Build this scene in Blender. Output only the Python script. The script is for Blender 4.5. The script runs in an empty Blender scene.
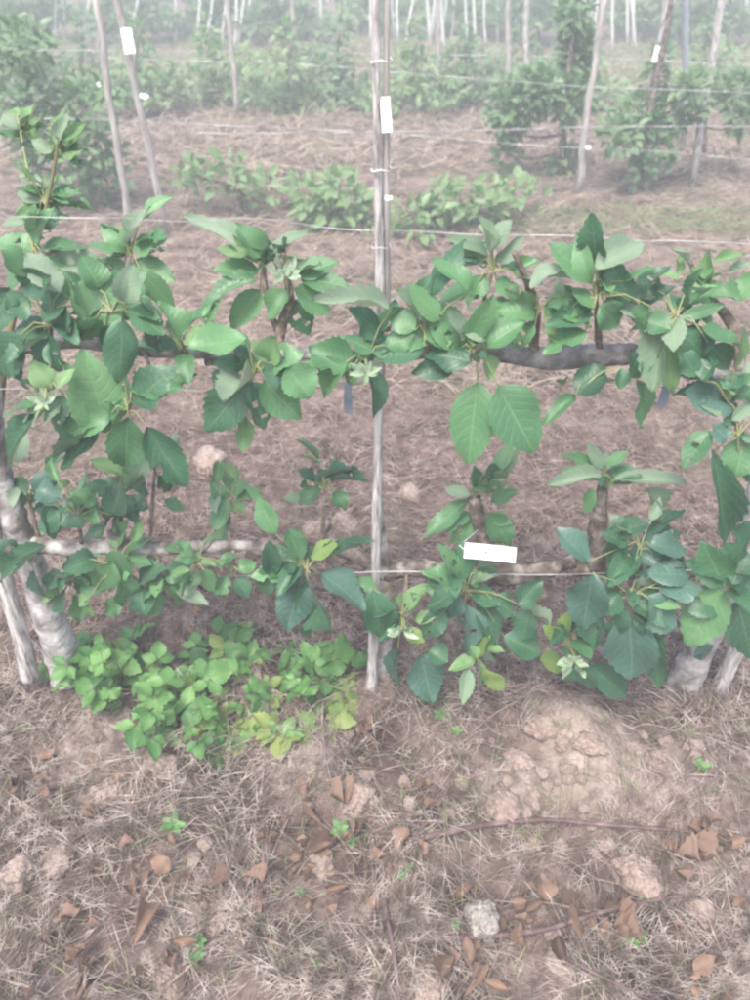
import bpy, math, random
from mathutils import Vector, Matrix, noise
R = math.radians
rnd = random.Random(7)
sc = bpy.context.scene
col = sc.collection

# ------------------------------------------------------------------ camera, world, sun, exposure
CAM_H, PITCH, FPX = 1.40, R(37.0), 800.0
cam_d = bpy.data.cameras.new('camera')
cam_d.sensor_fit = 'VERTICAL'; cam_d.sensor_height = 36.0; cam_d.lens = 36.0*FPX/1000.0
cam_d.clip_start = 0.02; cam_d.clip_end = 600
cam_d.dof.use_dof = True; cam_d.dof.focus_distance = 1.45; cam_d.dof.aperture_fstop = 4.0
cam = bpy.data.objects.new('camera', cam_d); col.objects.link(cam)
cam.location = (0, 0, CAM_H); cam.rotation_euler = (R(90)-PITCH, 0, 0)
sc.camera = cam

SUN_EL, SUN_AZ = 62.0, 205.0
world = bpy.data.worlds.new('World'); sc.world = world; world.use_nodes = True
wn = world.node_tree; wn.nodes.clear()
sky = wn.nodes.new('ShaderNodeTexSky'); sky.sky_type = 'NISHITA'; sky.sun_disc = False
sky.sun_elevation = R(SUN_EL); sky.sun_rotation = R(SUN_AZ); sky.air_density = 1.0; sky.dust_density = 6.0; sky.ozone_density = 1.0
hs = wn.nodes.new('ShaderNodeHueSaturation'); hs.inputs['Saturation'].default_value = 1.05
bg = wn.nodes.new('ShaderNodeBackground'); bg.inputs['Strength'].default_value = 0.13
wo = wn.nodes.new('ShaderNodeOutputWorld')
wn.links.new(sky.outputs[0], hs.inputs['Color']); wn.links.new(hs.outputs[0], bg.inputs[0]); wn.links.new(bg.outputs[0], wo.inputs[0])
sun_d = bpy.data.lights.new('sun', 'SUN'); sun_d.energy = 1.4; sun_d.angle = R(16); sun_d.color = (1.0, 0.99, 0.97)
sun = bpy.data.objects.new('sun', sun_d); col.objects.link(sun)
az = R(SUN_AZ); el = R(SUN_EL)
sdir = Vector((math.sin(az)*math.cos(el), math.cos(az)*math.cos(el), math.sin(el)))
sun.rotation_euler = sdir.to_track_quat('Z', 'Y').to_euler(); sun.location = (0, 0, 30)

sc.view_settings.view_transform = 'Standard'; sc.view_settings.look = 'None'
sc.view_settings.gamma = 1.0; sc.view_settings.use_curve_mapping = False
sc.view_settings.exposure = 1.24
sc.render.engine = 'CYCLES'
sc.cycles.use_denoising = True
sc.cycles.volume_bounces = 1; sc.cycles.max_bounces = 8; sc.cycles.transparent_max_bounces = 8
sc.cycles.filter_width = 2.4

# ------------------------------------------------------------------ picture geometry helpers
FWD = Vector((0, math.cos(PITCH), -math.sin(PITCH))); UPV = Vector((0, math.sin(PITCH), math.cos(PITCH)))
CAMP = Vector((0, 0, CAM_H))
def ray(px, py): return FWD*FPX + Vector((1, 0, 0))*(px-375.0) + UPV*(500.0-py)
def at(px, py, Y):
    d = ray(px, py); return CAMP + d*(Y/d.y)
def mpp(p): return (p-CAMP).dot(FWD)/FPX       # metres per pixel at a point

MOUNDS = []
def gz(x, y):
    near = max(0.0, min(1.0, (3.2-y)/1.5))
    z = 0.020*noise.noise(Vector((x*2.3, y*2.3, 0.3)))
    z += 0.034*noise.noise(Vector((x*6.1, y*6.1, 4.3)))*(0.35+0.65*near)
    if near > 0 and abs(x) < 2.2:
        t = noise.noise(Vector((x*17, y*17, 9.1)))
        z += near*(0.018*t + 0.010*abs(noise.noise(Vector((x*38, y*38, 2.2)))) + 0.004*noise.noise(Vector((x*80, y*80, 7.0))))
    for mx, my, r, h in MOUNDS:
        q = ((x-mx)**2+(y-my)**2)/(r*r)
        if q < 6: z += h*math.exp(-q*1.3)
    return z
def G(px, py):
    d = ray(px, py); z = 0.0; p = None
    for _ in range(5):
        t = (z-CAM_H)/d.z; p = CAMP + d*t; z = gz(p.x, p.y)
    return Vector((p.x, p.y, z))
for (px, py, r, h) in [(555, 725, .11, .05), (590, 755, .13, .03), (640, 775, .12, .02), (505, 790, .07, .03), (90, 745, .10, .02), (300, 760, .09, .015),
                       (360, 800, .05, .02), (170, 625, .09, .02), (700, 740, .1, .015), (430, 990, .08, .015), (560, 200, .3, .06)]:
    p = G(px, py); MOUNDS.append((p.x, p.y, r, h))

# ------------------------------------------------------------------ mesh builder
class MB:
    def __init__(s): s.v = []; s.f = []; s.m = []
    def tube(s, pts, radii, n=7, mat=0, jit=0.0, rng=rnd, cap=True):
        k0 = len(s.v); N = len(pts); pts = [Vector(p) for p in pts]
        ref = Vector((0.3, 0.9, 0.2)).normalized()
        for i, p in enumerate(pts):
            t = (pts[min(i+1, N-1)]-pts[max(i-1, 0)])
            if t.length < 1e-9: t = Vector((0, 0, 1))
            t.normalize()
            a = t.cross(ref)
            if a.length < 0.05: a = t.cross(Vector((1, 0, 0)))
            a.normalize(); b = t.cross(a)
            for k in range(n):
                th = 2*math.pi*k/n; r = radii[i]*(1+jit*(rng.random()-.5)*2)
                s.v.append(p + a*(math.cos(th)*r) + b*(math.sin(th)*r))
        for i in range(N-1):
            for k in range(n):
                q = (k+1) % n
                s.f.append((k0+i*n+k, k0+i*n+q, k0+(i+1)*n+q, k0+(i+1)*n+k)); s.m.append(mat)
        if cap:
            s.f.append(tuple(k0+k for k in reversed(range(n)))); s.m.append(mat)
            s.f.append(tuple(k0+(N-1)*n+k for k in range(n))); s.m.append(mat)
    def box(s, c, ax, ay, az, hx, hy, hz, mat=0):
        k = len(s.v); c = Vector(c)
        for sx in (-1, 1):
            for sy in (-1, 1):
                for sz in (-1, 1): s.v.append(c+ax*(sx*hx)+ay*(sy*hy)+az*(sz*hz))
        for f in ((0, 1, 3, 2), (4, 6, 7, 5), (0, 4, 5, 1), (2, 3, 7, 6), (0, 2, 6, 4), (1, 5, 7, 3)):
            s.f.append(tuple(k+i for i in f)); s.m.append(mat)
    def mesh(s, name, mats, smooth=True):
        me = bpy.data.meshes.new(name); me.from_pydata(s.v, [], s.f)
        for m in mats: me.materials.append(m)
        if len(mats) > 1: me.polygons.foreach_set('material_index', s.m)
        if smooth: me.polygons.foreach_set('use_smooth', [True]*len(me.polygons))
        me.update(); return me
    def build(s, name, mats, parent=None, smooth=True):
        if not isinstance(mats, (list, tuple)): mats = [mats]
        return link(name, s.mesh(name, mats, smooth), parent)
def link(name, me, parent=None):
    o = bpy.data.objects.new(name, me); col.objects.link(o)
    if parent is not None:
        o.parent = parent
        o.matrix_parent_inverse = world_of(parent).inverted()
    return o
WORLD = {}
def world_of(o): return WORLD.get(o.name, Matrix.Identity(4))
def tag(o, label=None, cat=None, group=None, kind=None):
    if label: o['label'] = label
    if cat: o['category'] = cat
    if group: o['group'] = group
    if kind: o['kind'] = kind
    return o
def thing(name, loc, label, cat, group=None):
    o = bpy.data.objects.new(name, None); o.empty_display_size = 0.05; col.objects.link(o); o.location = loc
    WORLD[o.name] = Matrix.Translation(Vector(loc))
    return tag(o, label, cat, group)

def smooth_path(pts, n=4):
    pts = [Vector(p) for p in pts]; out = []
    for i in range(len(pts)-1):
        p0 = pts[max(i-1, 0)]; p1 = pts[i]; p2 = pts[i+1]; p3 = pts[min(i+2, len(pts)-1)]
        for k in range(n):
            t = k/n
            out.append(0.5*((2*p1)+(p2-p0)*t+(2*p0-5*p1+4*p2-p3)*t*t+(3*p1-p0-3*p2+p3)*t**3))
    out.append(pts[-1]); return out
def lerp_list(r, n):
    out = []
    for i in range(n):
        t = i/(n-1)*(len(r)-1); k = min(int(t), len(r)-2); out.append(r[k]+(r[k+1]-r[k])*(t-k))
    return out

def ORD(i):
    w = ['first', 'second', 'third', 'fourth', 'fifth', 'sixth', 'seventh', 'eighth', 'ninth', 'tenth', 'eleventh', 'twelfth', 'thirteenth', 'fourteenth', 'fifteenth', 'sixteenth', 'seventeenth', 'eighteenth', 'nineteenth']
    if i < 19: return w[i]
    n = i+1; t = ['twent', 'thirt', 'fort', 'fift', 'sixt', 'sevent', 'eight', 'ninet'][min(n//10-2, 7)]
    return t+'ieth' if n % 10 == 0 else t+'y-'+w[n % 10-1]

# ------------------------------------------------------------------ materials
def newmat(name):
    m = bpy.data.materials.new(name); m.use_nodes = True; nt = m.node_tree
    return m, nt, nt.nodes, nt.links, nt.nodes['Principled BSDF']
def ramp(ns, stops):
    r = ns.new('ShaderNodeValToRGB'); cr = r.color_ramp
    while len(cr.elements) < len(stops): cr.elements.new(0.5)
    for e, (p, c) in zip(cr.elements, stops): e.position = p; e.color = (*c, 1)
    return r
def noise_mat(name, stops, scale=20, detail=6, rough=0.85, bump=0.4, bump_scale=None, stretch=None, spec=0.3, dist=0.004, rand=0.0):
    m, nt, ns, lk, b = newmat(name)
    tc = ns.new('ShaderNodeTexCoord'); mp = ns.new('ShaderNodeMapping')
    if stretch: mp.inputs['Scale'].default_value = stretch
    nz = ns.new('ShaderNodeTexNoise'); nz.inputs['Scale'].default_value = scale; nz.inputs['Detail'].default_value = detail
    lk.new(tc.outputs['Object'], mp.inputs[0]); lk.new(mp.outputs[0], nz.inputs['Vector'])
    rp = ramp(ns, stops); out = rp.outputs[0]
    if rand:
        oi = ns.new('ShaderNodeObjectInfo'); ma = ns.new('ShaderNodeMath'); ma.operation = 'MULTIPLY_ADD'
        ma.inputs[1].default_value = rand; ma.inputs[2].default_value = -rand/2
        ad = ns.new('ShaderNodeMath'); ad.operation = 'ADD'
        lk.new(oi.outputs['Random'], ma.inputs[0]); lk.new(ma.outputs[0], ad.inputs[0]); lk.new(nz.outputs['Fac'], ad.inputs[1]); lk.new(ad.outputs[0], rp.inputs[0])
    else: lk.new(nz.outputs['Fac'], rp.inputs[0])
    lk.new(out, b.inputs['Base Color']); b.inputs['Roughness'].default_value = rough; b.inputs['Specular IOR Level'].default_value = spec
    n2 = ns.new('ShaderNodeTexNoise'); n2.inputs['Scale'].default_value = bump_scale or scale*2; n2.inputs['Detail'].default_value = 5
    lk.new(mp.outputs[0], n2.inputs['Vector'])
    bp = ns.new('ShaderNodeBump'); bp.inputs['Strength'].default_value = bump; bp.inputs['Distance'].default_value = dist
    lk.new(n2.outputs['Fac'], bp.inputs['Height']); lk.new(bp.outputs[0], b.inputs['Normal'])
    return m

def leaf_mat(name, c0, c1, under, vein, rough=0.42, transl=0.25, spots=0.0, spotcol=(.25, .13, .05), nscale=3.0):
    m, nt, ns, lk, b = newmat(name)
    uv = ns.new('ShaderNodeUVMap'); uv.uv_map = 'UVMap'
    sp = ns.new('ShaderNodeSeparateXYZ'); lk.new(uv.outputs[0], sp.inputs[0])
    def math_(op, a, bb=None, clamp=False):
        n = ns.new('ShaderNodeMath'); n.operation = op; n.use_clamp = clamp
        for i, q in enumerate((a, bb)):
            if q is None: continue
            if isinstance(q, (int, float)): n.inputs[i].default_value = q
            else: lk.new(q, n.inputs[i])
        return n.outputs[0]
    au = math_('MULTIPLY', math_('ABSOLUTE', math_('SUBTRACT', sp.outputs[0], 0.5)), 2.0)
    mid = math_('SUBTRACT', 1.0, math_('MULTIPLY', au, 16.0), True)
    nv = ns.new('ShaderNodeTexNoise'); nv.inputs['Scale'].default_value = 5.0; lk.new(uv.outputs[0], nv.inputs['Vector'])
    ph = math_('MULTIPLY', math_('ADD', math_('SUBTRACT', sp.outputs[1], math_('MULTIPLY', math_('POWER', au, 1.3), 0.24)), math_('MULTIPLY', nv.outputs['Fac'], 0.09)), 2*math.pi*8)
    sv = math_('POWER', math_('MULTIPLY', math_('ADD', math_('SINE', ph), 1.0), 0.5), 10.0)
    veins = math_('MAXIMUM', mid, math_('MULTIPLY', sv, 0.30))
    oi = ns.new('ShaderNodeObjectInfo')
    tc = ns.new('ShaderNodeTexCoord')
    nz = ns.new('ShaderNodeTexNoise'); nz.inputs['Scale'].default_value = nscale; nz.inputs['Detail'].default_value = 4
    lk.new(tc.outputs['Object'], nz.inputs['Vector'])
    f = math_('ADD', math_('MULTIPLY', oi.outputs['Random'], 0.75 if nscale < 5 else .25), math_('MULTIPLY', nz.outputs['Fac'], 0.35 if nscale < 5 else .8), True)
    rp = ramp(ns, [(0.1, c0), (1.0, c1)]); lk.new(f, rp.inputs[0])
    mx = ns.new('ShaderNodeMix'); mx.data_type = 'RGBA'; mx.inputs['B'].default_value = (*vein, 1)
    lk.new(math_('MULTIPLY', veins, 0.42), mx.inputs['Factor']); lk.new(rp.outputs[0], mx.inputs['A'])
    cur = mx.outputs['Result']
    if spots > 0:
        n3 = ns.new('ShaderNodeTexNoise'); n3.inputs['Scale'].default_value = 7.0; n3.inputs['Detail'].default_value = 3
        va = ns.new('ShaderNodeVectorMath'); va.operation = 'ADD'
        cmb = ns.new('ShaderNodeCombineXYZ'); lk.new(math_('MULTIPLY', oi.outputs['Random'], 50.0), cmb.inputs[0])
        lk.new(tc.outputs['Object'], va.inputs[0]); lk.new(cmb.outputs[0], va.inputs[1]); lk.new(va.outputs[0], n3.inputs['Vector'])
        ms = ns.new('ShaderNodeMapRange'); ms.inputs['From Min'].default_value = 0.69; ms.inputs['From Max'].default_value = 0.74
        lk.new(n3.outputs['Fac'], ms.inputs['Value'])
        m3 = ns.new('ShaderNodeMix'); m3.data_type = 'RGBA'; m3.inputs['B'].default_value = (*spotcol, 1)
        lk.new(math_('MULTIPLY', ms.outputs[0], spots), m3.inputs['Factor']); lk.new(cur, m3.inputs['A']); cur = m3.outputs['Result']
    nd = ns.new('ShaderNodeTexNoise'); nd.inputs['Scale'].default_value = 26.0; nd.inputs['Detail'].default_value = 6; nd.inputs['Roughness'].default_value = .75; lk.new(tc.outputs['Object'], nd.inputs['Vector'])
    md = ns.new('ShaderNodeMapRange'); md.inputs['From Min'].default_value = .48; md.inputs['From Max'].default_value = .75; md.inputs['To Max'].default_value = .30; lk.new(nd.outputs['Fac'], md.inputs['Value'])
    mu = ns.new('ShaderNodeMix'); mu.data_type = 'RGBA'; mu.inputs['B'].default_value = (.30, .33, .27, 1)
    lk.new(md.outputs[0], mu.inputs['Factor']); lk.new(cur, mu.inputs['A']); cur = mu.outputs['Result']
    lk.new(math_('ADD', math_('MULTIPLY', nd.outputs['Fac'], .35), rough-.16), b.inputs['Roughness'])
    ge = ns.new('ShaderNodeNewGeometry')
    m2 = ns.new('ShaderNodeMix'); m2.data_type = 'RGBA'; m2.inputs['B'].default_value = (*under, 1)
    lk.new(ge.outputs['Backfacing'], m2.inputs['Factor']); lk.new(cur, m2.inputs['A'])
    lk.new(m2.outputs['Result'], b.inputs['Base Color'])
    b.inputs['Specular IOR Level'].default_value = 0.6
    bp = ns.new('ShaderNodeBump'); bp.inputs['Strength'].default_value = 0.16; bp.inputs['Distance'].default_value = 0.02; bp.invert = True
    lk.new(veins, bp.inputs['Height']); lk.new(bp.outputs[0], b.inputs['Normal'])
    tr = ns.new('ShaderNodeBsdfTranslucent'); lk.new(m2.outputs['Result'], tr.inputs[0])
    ms_ = ns.new('ShaderNodeMixShader'); ms_.inputs[0].default_value = transl
    out = [n for n in ns if n.type == 'OUTPUT_MATERIAL'][0]
    lk.new(b.outputs[0], ms_.inputs[1]); lk.new(tr.outputs[0], ms_.inputs[2]); lk.new(ms_.outputs[0], out.inputs[0])
    return m

M = {}
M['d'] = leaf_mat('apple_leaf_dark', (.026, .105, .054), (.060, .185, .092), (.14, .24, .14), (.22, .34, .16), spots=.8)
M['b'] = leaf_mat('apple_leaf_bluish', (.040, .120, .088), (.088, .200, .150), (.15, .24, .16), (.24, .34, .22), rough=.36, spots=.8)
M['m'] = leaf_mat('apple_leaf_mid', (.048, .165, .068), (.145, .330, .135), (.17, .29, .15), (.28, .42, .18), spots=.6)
M['l'] = leaf_mat('apple_leaf_young', (.130, .280, .100), (.230, .400, .170), (.26, .38, .2), (.36, .5, .25), rough=.55, transl=.35)
M['y'] = leaf_mat('apple_leaf_yellowing', (.170, .310, .070), (.290, .410, .130), (.30, .38, .16), (.45, .5, .2), rough=.5, transl=.35, spots=.7, spotcol=(.4, .14, .05))
M['p'] = leaf_mat('apple_leaf_pale', (.170, .280, .165), (.270, .370, .260), (.32, .40, .28), (.34, .45, .28), rough=.65, transl=.3)
M['w'] = leaf_mat('apple_bud_leaf', (.260, .400, .230), (.460, .580, .430), (.5, .58, .45), (.6, .66, .5), rough=.7, transl=.3)
M['e'] = leaf_mat('beige_leaf', (.48, .38, .24), (.56, .46, .32), (.5, .42, .3), (.5, .4, .25), rough=.7, transl=.3)
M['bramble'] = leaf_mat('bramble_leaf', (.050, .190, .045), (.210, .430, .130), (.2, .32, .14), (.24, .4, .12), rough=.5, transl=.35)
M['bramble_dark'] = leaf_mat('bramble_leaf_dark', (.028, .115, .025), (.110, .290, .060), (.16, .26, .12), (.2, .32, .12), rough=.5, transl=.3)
M['bramble_yellow'] = leaf_mat('bramble_leaf_yellow', (.130, .270, .055), (.300, .380, .110), (.3, .34, .15), (.42, .42, .18), rough=.55, transl=.35, spots=.6, spotcol=(.35, .15, .05))
M['dead'] = leaf_mat('dry_leaf', (.060, .036, .027), (.310, .195, .140), (.29, .20, .155), (.26, .16, .10), rough=.75, transl=.15, spots=.5, spotcol=(.08, .04, .02))
M['far_leaf'] = leaf_mat('far_apple_leaf', (.085, .250, .075), (.210, .450, .150), (.17, .28, .14), (.2, .33, .14), transl=.3, nscale=30)
M['far_leaf_light'] = leaf_mat('far_apple_leaf_light', (.140, .330, .085), (.300, .500, .170), (.22, .34, .16), (.26, .4, .16), transl=.3, nscale=30)
M['bark'] = noise_mat('apple_bark', [(.3, (.060, .046, .038)), (.5, (.160, .130, .110)), (.68, (.340, .310, .280))], scale=45, bump=.9, dist=.006)
M['barkpale'] = noise_mat('apple_bark_whitewashed', [(.34, (.15, .130, .118)), (.47, (.36, .34, .33)), (.60, (.58, .56, .56)), (.72, (.34, .30, .18))], scale=22, detail=9, bump=1.0, dist=.008, bump_scale=50)
M['barkgrey'] = noise_mat('apple_bark_grey', [(.3, (.10, .095, .095)), (.5, (.22, .21, .21)), (.7, (.42, .41, .40))], scale=38, bump=1.0, dist=.006)
M['barkmix'] = noise_mat('apple_bark_mottled', [(.34, (.11, .092, .082)), (.48, (.28, .255, .24)), (.64, (.56, .53, .52))], scale=30, detail=9, bump=1.0, dist=.008, bump_scale=50)
M['twig'] = noise_mat('spur_bark', [(.3, (.090, .068, .055)), (.52, (.190, .150, .118)), (.72, (.34, .31, .27))], scale=70, bump=.9, dist=.004)
M['petiole'] = noise_mat('petiole_green', [(.3, (.20, .26, .10)), (.7, (.34, .34, .18))], scale=40, bump=.1, rough=.5)
M['wood'] = noise_mat('weathered_wood', [(.34, (.22, .20, .19)), (.48, (.46, .44, .43)), (.62, (.66, .64, .63))], scale=38, detail=9, stretch=(3, 3, .45), bump=1.0, bump_scale=55, dist=.008)
M['cane'] = noise_mat('weathered_cane', [(.3, (.25, .23, .21)), (.6, (.46, .44, .41)), (.8, (.60, .58, .55))], scale=24, stretch=(3, 3, .5), bump=.3, rough=.6)
M['canewhite'] = noise_mat('pale_cane', [(.3, (.74, .74, .73)), (.7, (.86, .86, .85))], scale=20, stretch=(3, 3, .5), bump=.3, rough=.6)
M['metal'] = noise_mat('galvanised_post', [(.3, (.36, .40, .46)), (.7, (.50, .54, .60))], scale=30, bump=.1, rough=.45)
M['metal'].node_tree.nodes['Principled BSDF'].inputs['Metallic'].default_value = .6
M['wire'] = noise_mat('wire_galvanised', [(.40, (.20, .20, .21)), (.62, (.70, .70, .71))], scale=7, bump=.05, rough=.35)  # pale stretches are the wire's broken highlights, put into the colour
M['plastic'] = noise_mat('clip_plastic', [(.3, (.16, .20, .26)), (.7, (.24, .28, .34))], scale=40, bump=.1, rough=.4)
M['white'] = noise_mat('white_plastic', [(.3, (.86, .86, .86)), (.7, (.90, .90, .90))], scale=30, bump=.05, rough=.4)
M['ink'] = noise_mat('print_ink', [(.3, (.03, .03, .035)), (.7, (.06, .06, .065))], scale=90, bump=.0, rough=.6)
M['straw'] = noise_mat('dry_straw', [(.32, (.10, .078, .066)), (.48, (.29, .235, .205)), (.64, (.60, .525, .475))], scale=34, detail=4, bump=.1, rough=.7)
M['strawfar'] = noise_mat('dry_grass_far', [(.32, (.20, .145, .11)), (.5, (.40, .32, .255)), (.68, (.58, .50, .41))], scale=14, detail=6, bump=.1, rough=.75)
M['strawred'] = noise_mat('reddish_straw', [(.30, (.125, .088, .072)), (.5, (.29, .220, .185)), (.68, (.56, .47, .41))], scale=30, detail=4, bump=.1, rough=.7)
M['grass'] = noise_mat('green_grass', [(.3, (.12, .20, .08)), (.6, (.30, .36, .17)), (.7, (.42, .42, .24))], scale=9, bump=.1, rough=.6)
M['stem'] = noise_mat('bramble_stem', [(.3, (.10, .13, .05)), (.7, (.24, .16, .09))], scale=30, bump=.3)
M['clod'] = noise_mat('dry_soil_clod', [(.3, (.30, .225, .19)), (.5, (.43, .335, .29)), (.72, (.54, .445, .395))], scale=3.5, detail=10, bump=.6, bump_scale=8, dist=.06, rand=.15)
M['stone'] = noise_mat('pale_stone', [(.3, (.28, .25, .22)), (.5, (.42, .39, .35)), (.72, (.52, .50, .46))], scale=4, detail=9, bump=.6, bump_scale=7, dist=.05)
M['prune'] = noise_mat('pruned_twig', [(.3, (.085, .052, .052)), (.55, (.17, .115, .115)), (.75, (.30, .24, .24))], scale=30, bump=.4)

# ground soil
def soil():
    m, nt, ns, lk, b = newmat('soil')
    tc = ns.new('ShaderNodeTexCoord')
    def nzz(s, d=6, r=.6):
        n = ns.new('ShaderNodeTexNoise'); n.inputs['Scale'].default_value = s; n.inputs['Detail'].default_value = d; n.inputs['Roughness'].default_value = r
        lk.new(tc.outputs['Object'], n.inputs['Vector']); return n.outputs['Fac']
    r1 = ramp(ns, [(.34, (.050, .036, .031)), (.47, (.165, .120, .105)), (.64, (.340, .262, .235))]); lk.new(nzz(5.5, 9, .68), r1.inputs[0])
    r2 = ramp(ns, [(.36, (.42, .36, .33)), (.56, (1, 1, 1))]); lk.new(nzz(60, 6, .7), r2.inputs[0])
    mx = ns.new('ShaderNodeMix'); mx.data_type = 'RGBA'; mx.blend_type = 'MULTIPLY'; mx.inputs['Factor'].default_value = .65
    lk.new(r1.outputs[0], mx.inputs['A']); lk.new(r2.outputs[0], mx.inputs['B'])
    r3 = ramp(ns, [(.52, (0, 0, 0)), (.70, (1, 1, 1))]); lk.new(nzz(1.1, 5, .6), r3.inputs[0])
    m2 = ns.new('ShaderNodeMix'); m2.data_type = 'RGBA'; m2.inputs['B'].default_value = (.20, .22, .10, 1)
    sc_ = ns.new('ShaderNodeMath'); sc_.operation = 'MULTIPLY'; sc_.inputs[1].default_value = .5; lk.new(r3.outputs[0], sc_.inputs[0])
    lk.new(sc_.outputs[0], m2.inputs['Factor']); lk.new(mx.outputs['Result'], m2.inputs['A'])
    # pale loose earth of the mounds
    geo = ns.new('ShaderNodeNewGeometry'); acc = None
    for (mx_, my_, r_, h_) in MOUNDS[:8]:
        vd = ns.new('ShaderNodeVectorMath'); vd.operation = 'DISTANCE'; vd.inputs[1].default_value = (mx_, my_, .03); lk.new(geo.outputs['Position'], vd.inputs[0])
        mr = ns.new('ShaderNodeMapRange'); mr.inputs['From Min'].default_value = r_*1.25; mr.inputs['From Max'].default_value = r_*.45; lk.new(vd.outputs['Value'], mr.inputs['Value'])
        if acc is None: acc = mr.outputs[0]
        else:
            q = ns.new('ShaderNodeMath'); q.operation = 'MAXIMUM'; lk.new(acc, q.inputs[0]); lk.new(mr.outputs[0], q.inputs[1]); acc = q.outputs[0]
    nn = ns.new('ShaderNodeMath'); nn.operation = 'MULTIPLY_ADD'; nn.inputs[1].default_value = 2.2; nn.inputs[2].default_value = -.55; lk.new(nzz(22, 6, .7), nn.inputs[0])
    qq = ns.new('ShaderNodeMath'); qq.operation = 'MULTIPLY'; qq.use_clamp = True; lk.new(acc, qq.inputs[0]); lk.new(nn.outputs[0], qq.inputs[1])
    m4 = ns.new('ShaderNodeMix'); m4.data_type = 'RGBA'; lk.new(qq.outputs[0], m4.inputs['Factor']); lk.new(m2.outputs['Result'], m4.inputs['A'])
    r4 = ramp(ns, [(.35, (.38, .30, .265)), (.6, (.60, .50, .455))]); lk.new(nzz(50, 8, .75), r4.inputs[0]); lk.new(r4.outputs[0], m4.inputs['B'])
    lk.new(m4.outputs['Result'], b.inputs['Base Color']); b.inputs['Roughness'].default_value = .95; b.inputs['Specular IOR Level'].default_value = .15
    bp = ns.new('ShaderNodeBump'); bp.inputs['Strength'].default_value = .8; bp.inputs['Distance'].default_value = .014
    lk.new(nzz(48, 9, .72), bp.inputs['Height']); lk.new(bp.outputs[0], b.inputs['Normal'])
    return m
M['soil'] = soil()

# ------------------------------------------------------------------ ground sheet
def axis(lo, hi, fine_lo, fine_hi, fine, grow=1.13):
    xs = []; x = fine_lo
    while x <= fine_hi: xs.append(x); x += fine
    s = fine; x = xs[-1]
    while x < hi: s *= grow; x += s; xs.append(min(x, hi))
    s = fine; x = fine_lo
    while x > lo: s *= grow; x -= s; xs.insert(0, max(x, lo))
    return xs
gx = axis(-110, 110, -1.0, 1.0, .0075); gy = axis(-20, 150, .30, 2.3, .0075, 1.06)
gv = [(x, y, gz(x, y)) for y in gy for x in gx]
nx = len(gx)
gf = [(j*nx+i, j*nx+i+1, (j+1)*nx+i+1, (j+1)*nx+i) for j in range(len(gy)-1) for i in range(nx-1)]
gm = bpy.data.meshes.new('ground'); gm.from_pydata(gv, [], gf); gm.materials.append(M['soil'])
gm.polygons.foreach_set('use_smooth', [True]*len(gm.polygons)); gm.update()
tag(link('ground', gm), 'dry pinkish brown soil of the orchard', None, None, 'structure')

# ------------------------------------------------------------------ leaf meshes
def leaf_mesh(name, mat, rng, wr=.56, rows=17, serr=.05, fold=.25, droop=.18, wave=.05, peak=.42, bite=None, tip=.5, curl=0.0, twist=0.0, edge=0.0, hole=None, expo=.78):
    v = []; uv = []; f = []; w = {}
    ph = rng.random()*6.28
    for i in range(rows):
        t = i/(rows-1)
        a = t**(math.log(.5)/math.log(peak))
        hw = (max(0, math.sin(math.pi*a))**expo)*.5*wr
        if t > .8: hw *= 1-.35*tip*(t-.8)/.2
        for s in (-1, -.52, 0, .52, 1):
            ed = abs(s) == 1
            h = hw
            y = t
            if ed:
                h *= (1+serr) if i % 2 else (1-serr)
                y += (serr*.25 if i % 2 else -serr*.1)
                if bite and bite[0] == s and bite[1] < t < bite[2]: h *= bite[3]
            x = s*h
            z = abs(x)*fold - droop*t*t + wave*abs(s)*math.sin(t*9+ph+(1.3 if s > 0 else 0))*wr
            z += curl*(x*x)*4
            if s == 0: z -= .006
            if ed: z -= edge*hw*(1+.6*math.sin(t*11+ph*2))
            tw = twist*(t-.3); x, z = x*math.cos(tw)-z*math.sin(tw), x*math.sin(tw)+z*math.cos(tw)
            v.append((x + .03*math.sin(t*3+ph)*t, y, z)); uv.append((.5+.5*s, t))
    for i in range(rows-1):
        for k in range(4):
            a = i*5+k
            if hole and (i, k) in hole: continue
            f.append((a, a+1, a+6, a+5))
    me = bpy.data.meshes.new(name); me.from_pydata(v, [], f)
    ul = me.uv_layers.new(name='UVMap')
    for lp in me.loops: ul.data[lp.index].uv = uv[lp.vertex_index]
    me.materials.append(mat); me.polygons.foreach_set('use_smooth', [True]*len(me.polygons)); me.update()
    return me
lr = random.Random(3)
LEAF = {}
for k in 'dbmlypwe':
    LEAF[k] = []
    for i in range(12 if k in 'dbm' else 6):
        young = k in 'lyw'
        bite = None
        if k in 'dbm' and i % 6 == 1: s_ = lr.choice((-1, 1)); q = lr.uniform(.25, .6); bite = (s_, q, q+lr.uniform(.1, .2), lr.uniform(.45, .7))
        LEAF[k].append(leaf_mesh('apple_leaf', M[k], lr, wr=1.0, serr=lr.uniform(.035, .06), fold=lr.uniform(.02, .50), droop=lr.uniform(.0, .40) if not young else lr.uniform(-.1, .15),
                                 wave=lr.uniform(.02, .09), peak=lr.uniform(.38, .48), bite=bite, tip=lr.uniform(.3, .9), twist=lr.uniform(-.4, .4), edge=lr.uniform(-.1, .25), curl=lr.uniform(-.15, .25), hole=[(8, 1)] if k in 'dbm' and i == 5 else [(6, 2), (7, 2), (11, 1)] if k in 'dbm' and i == 8 else None))
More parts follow.
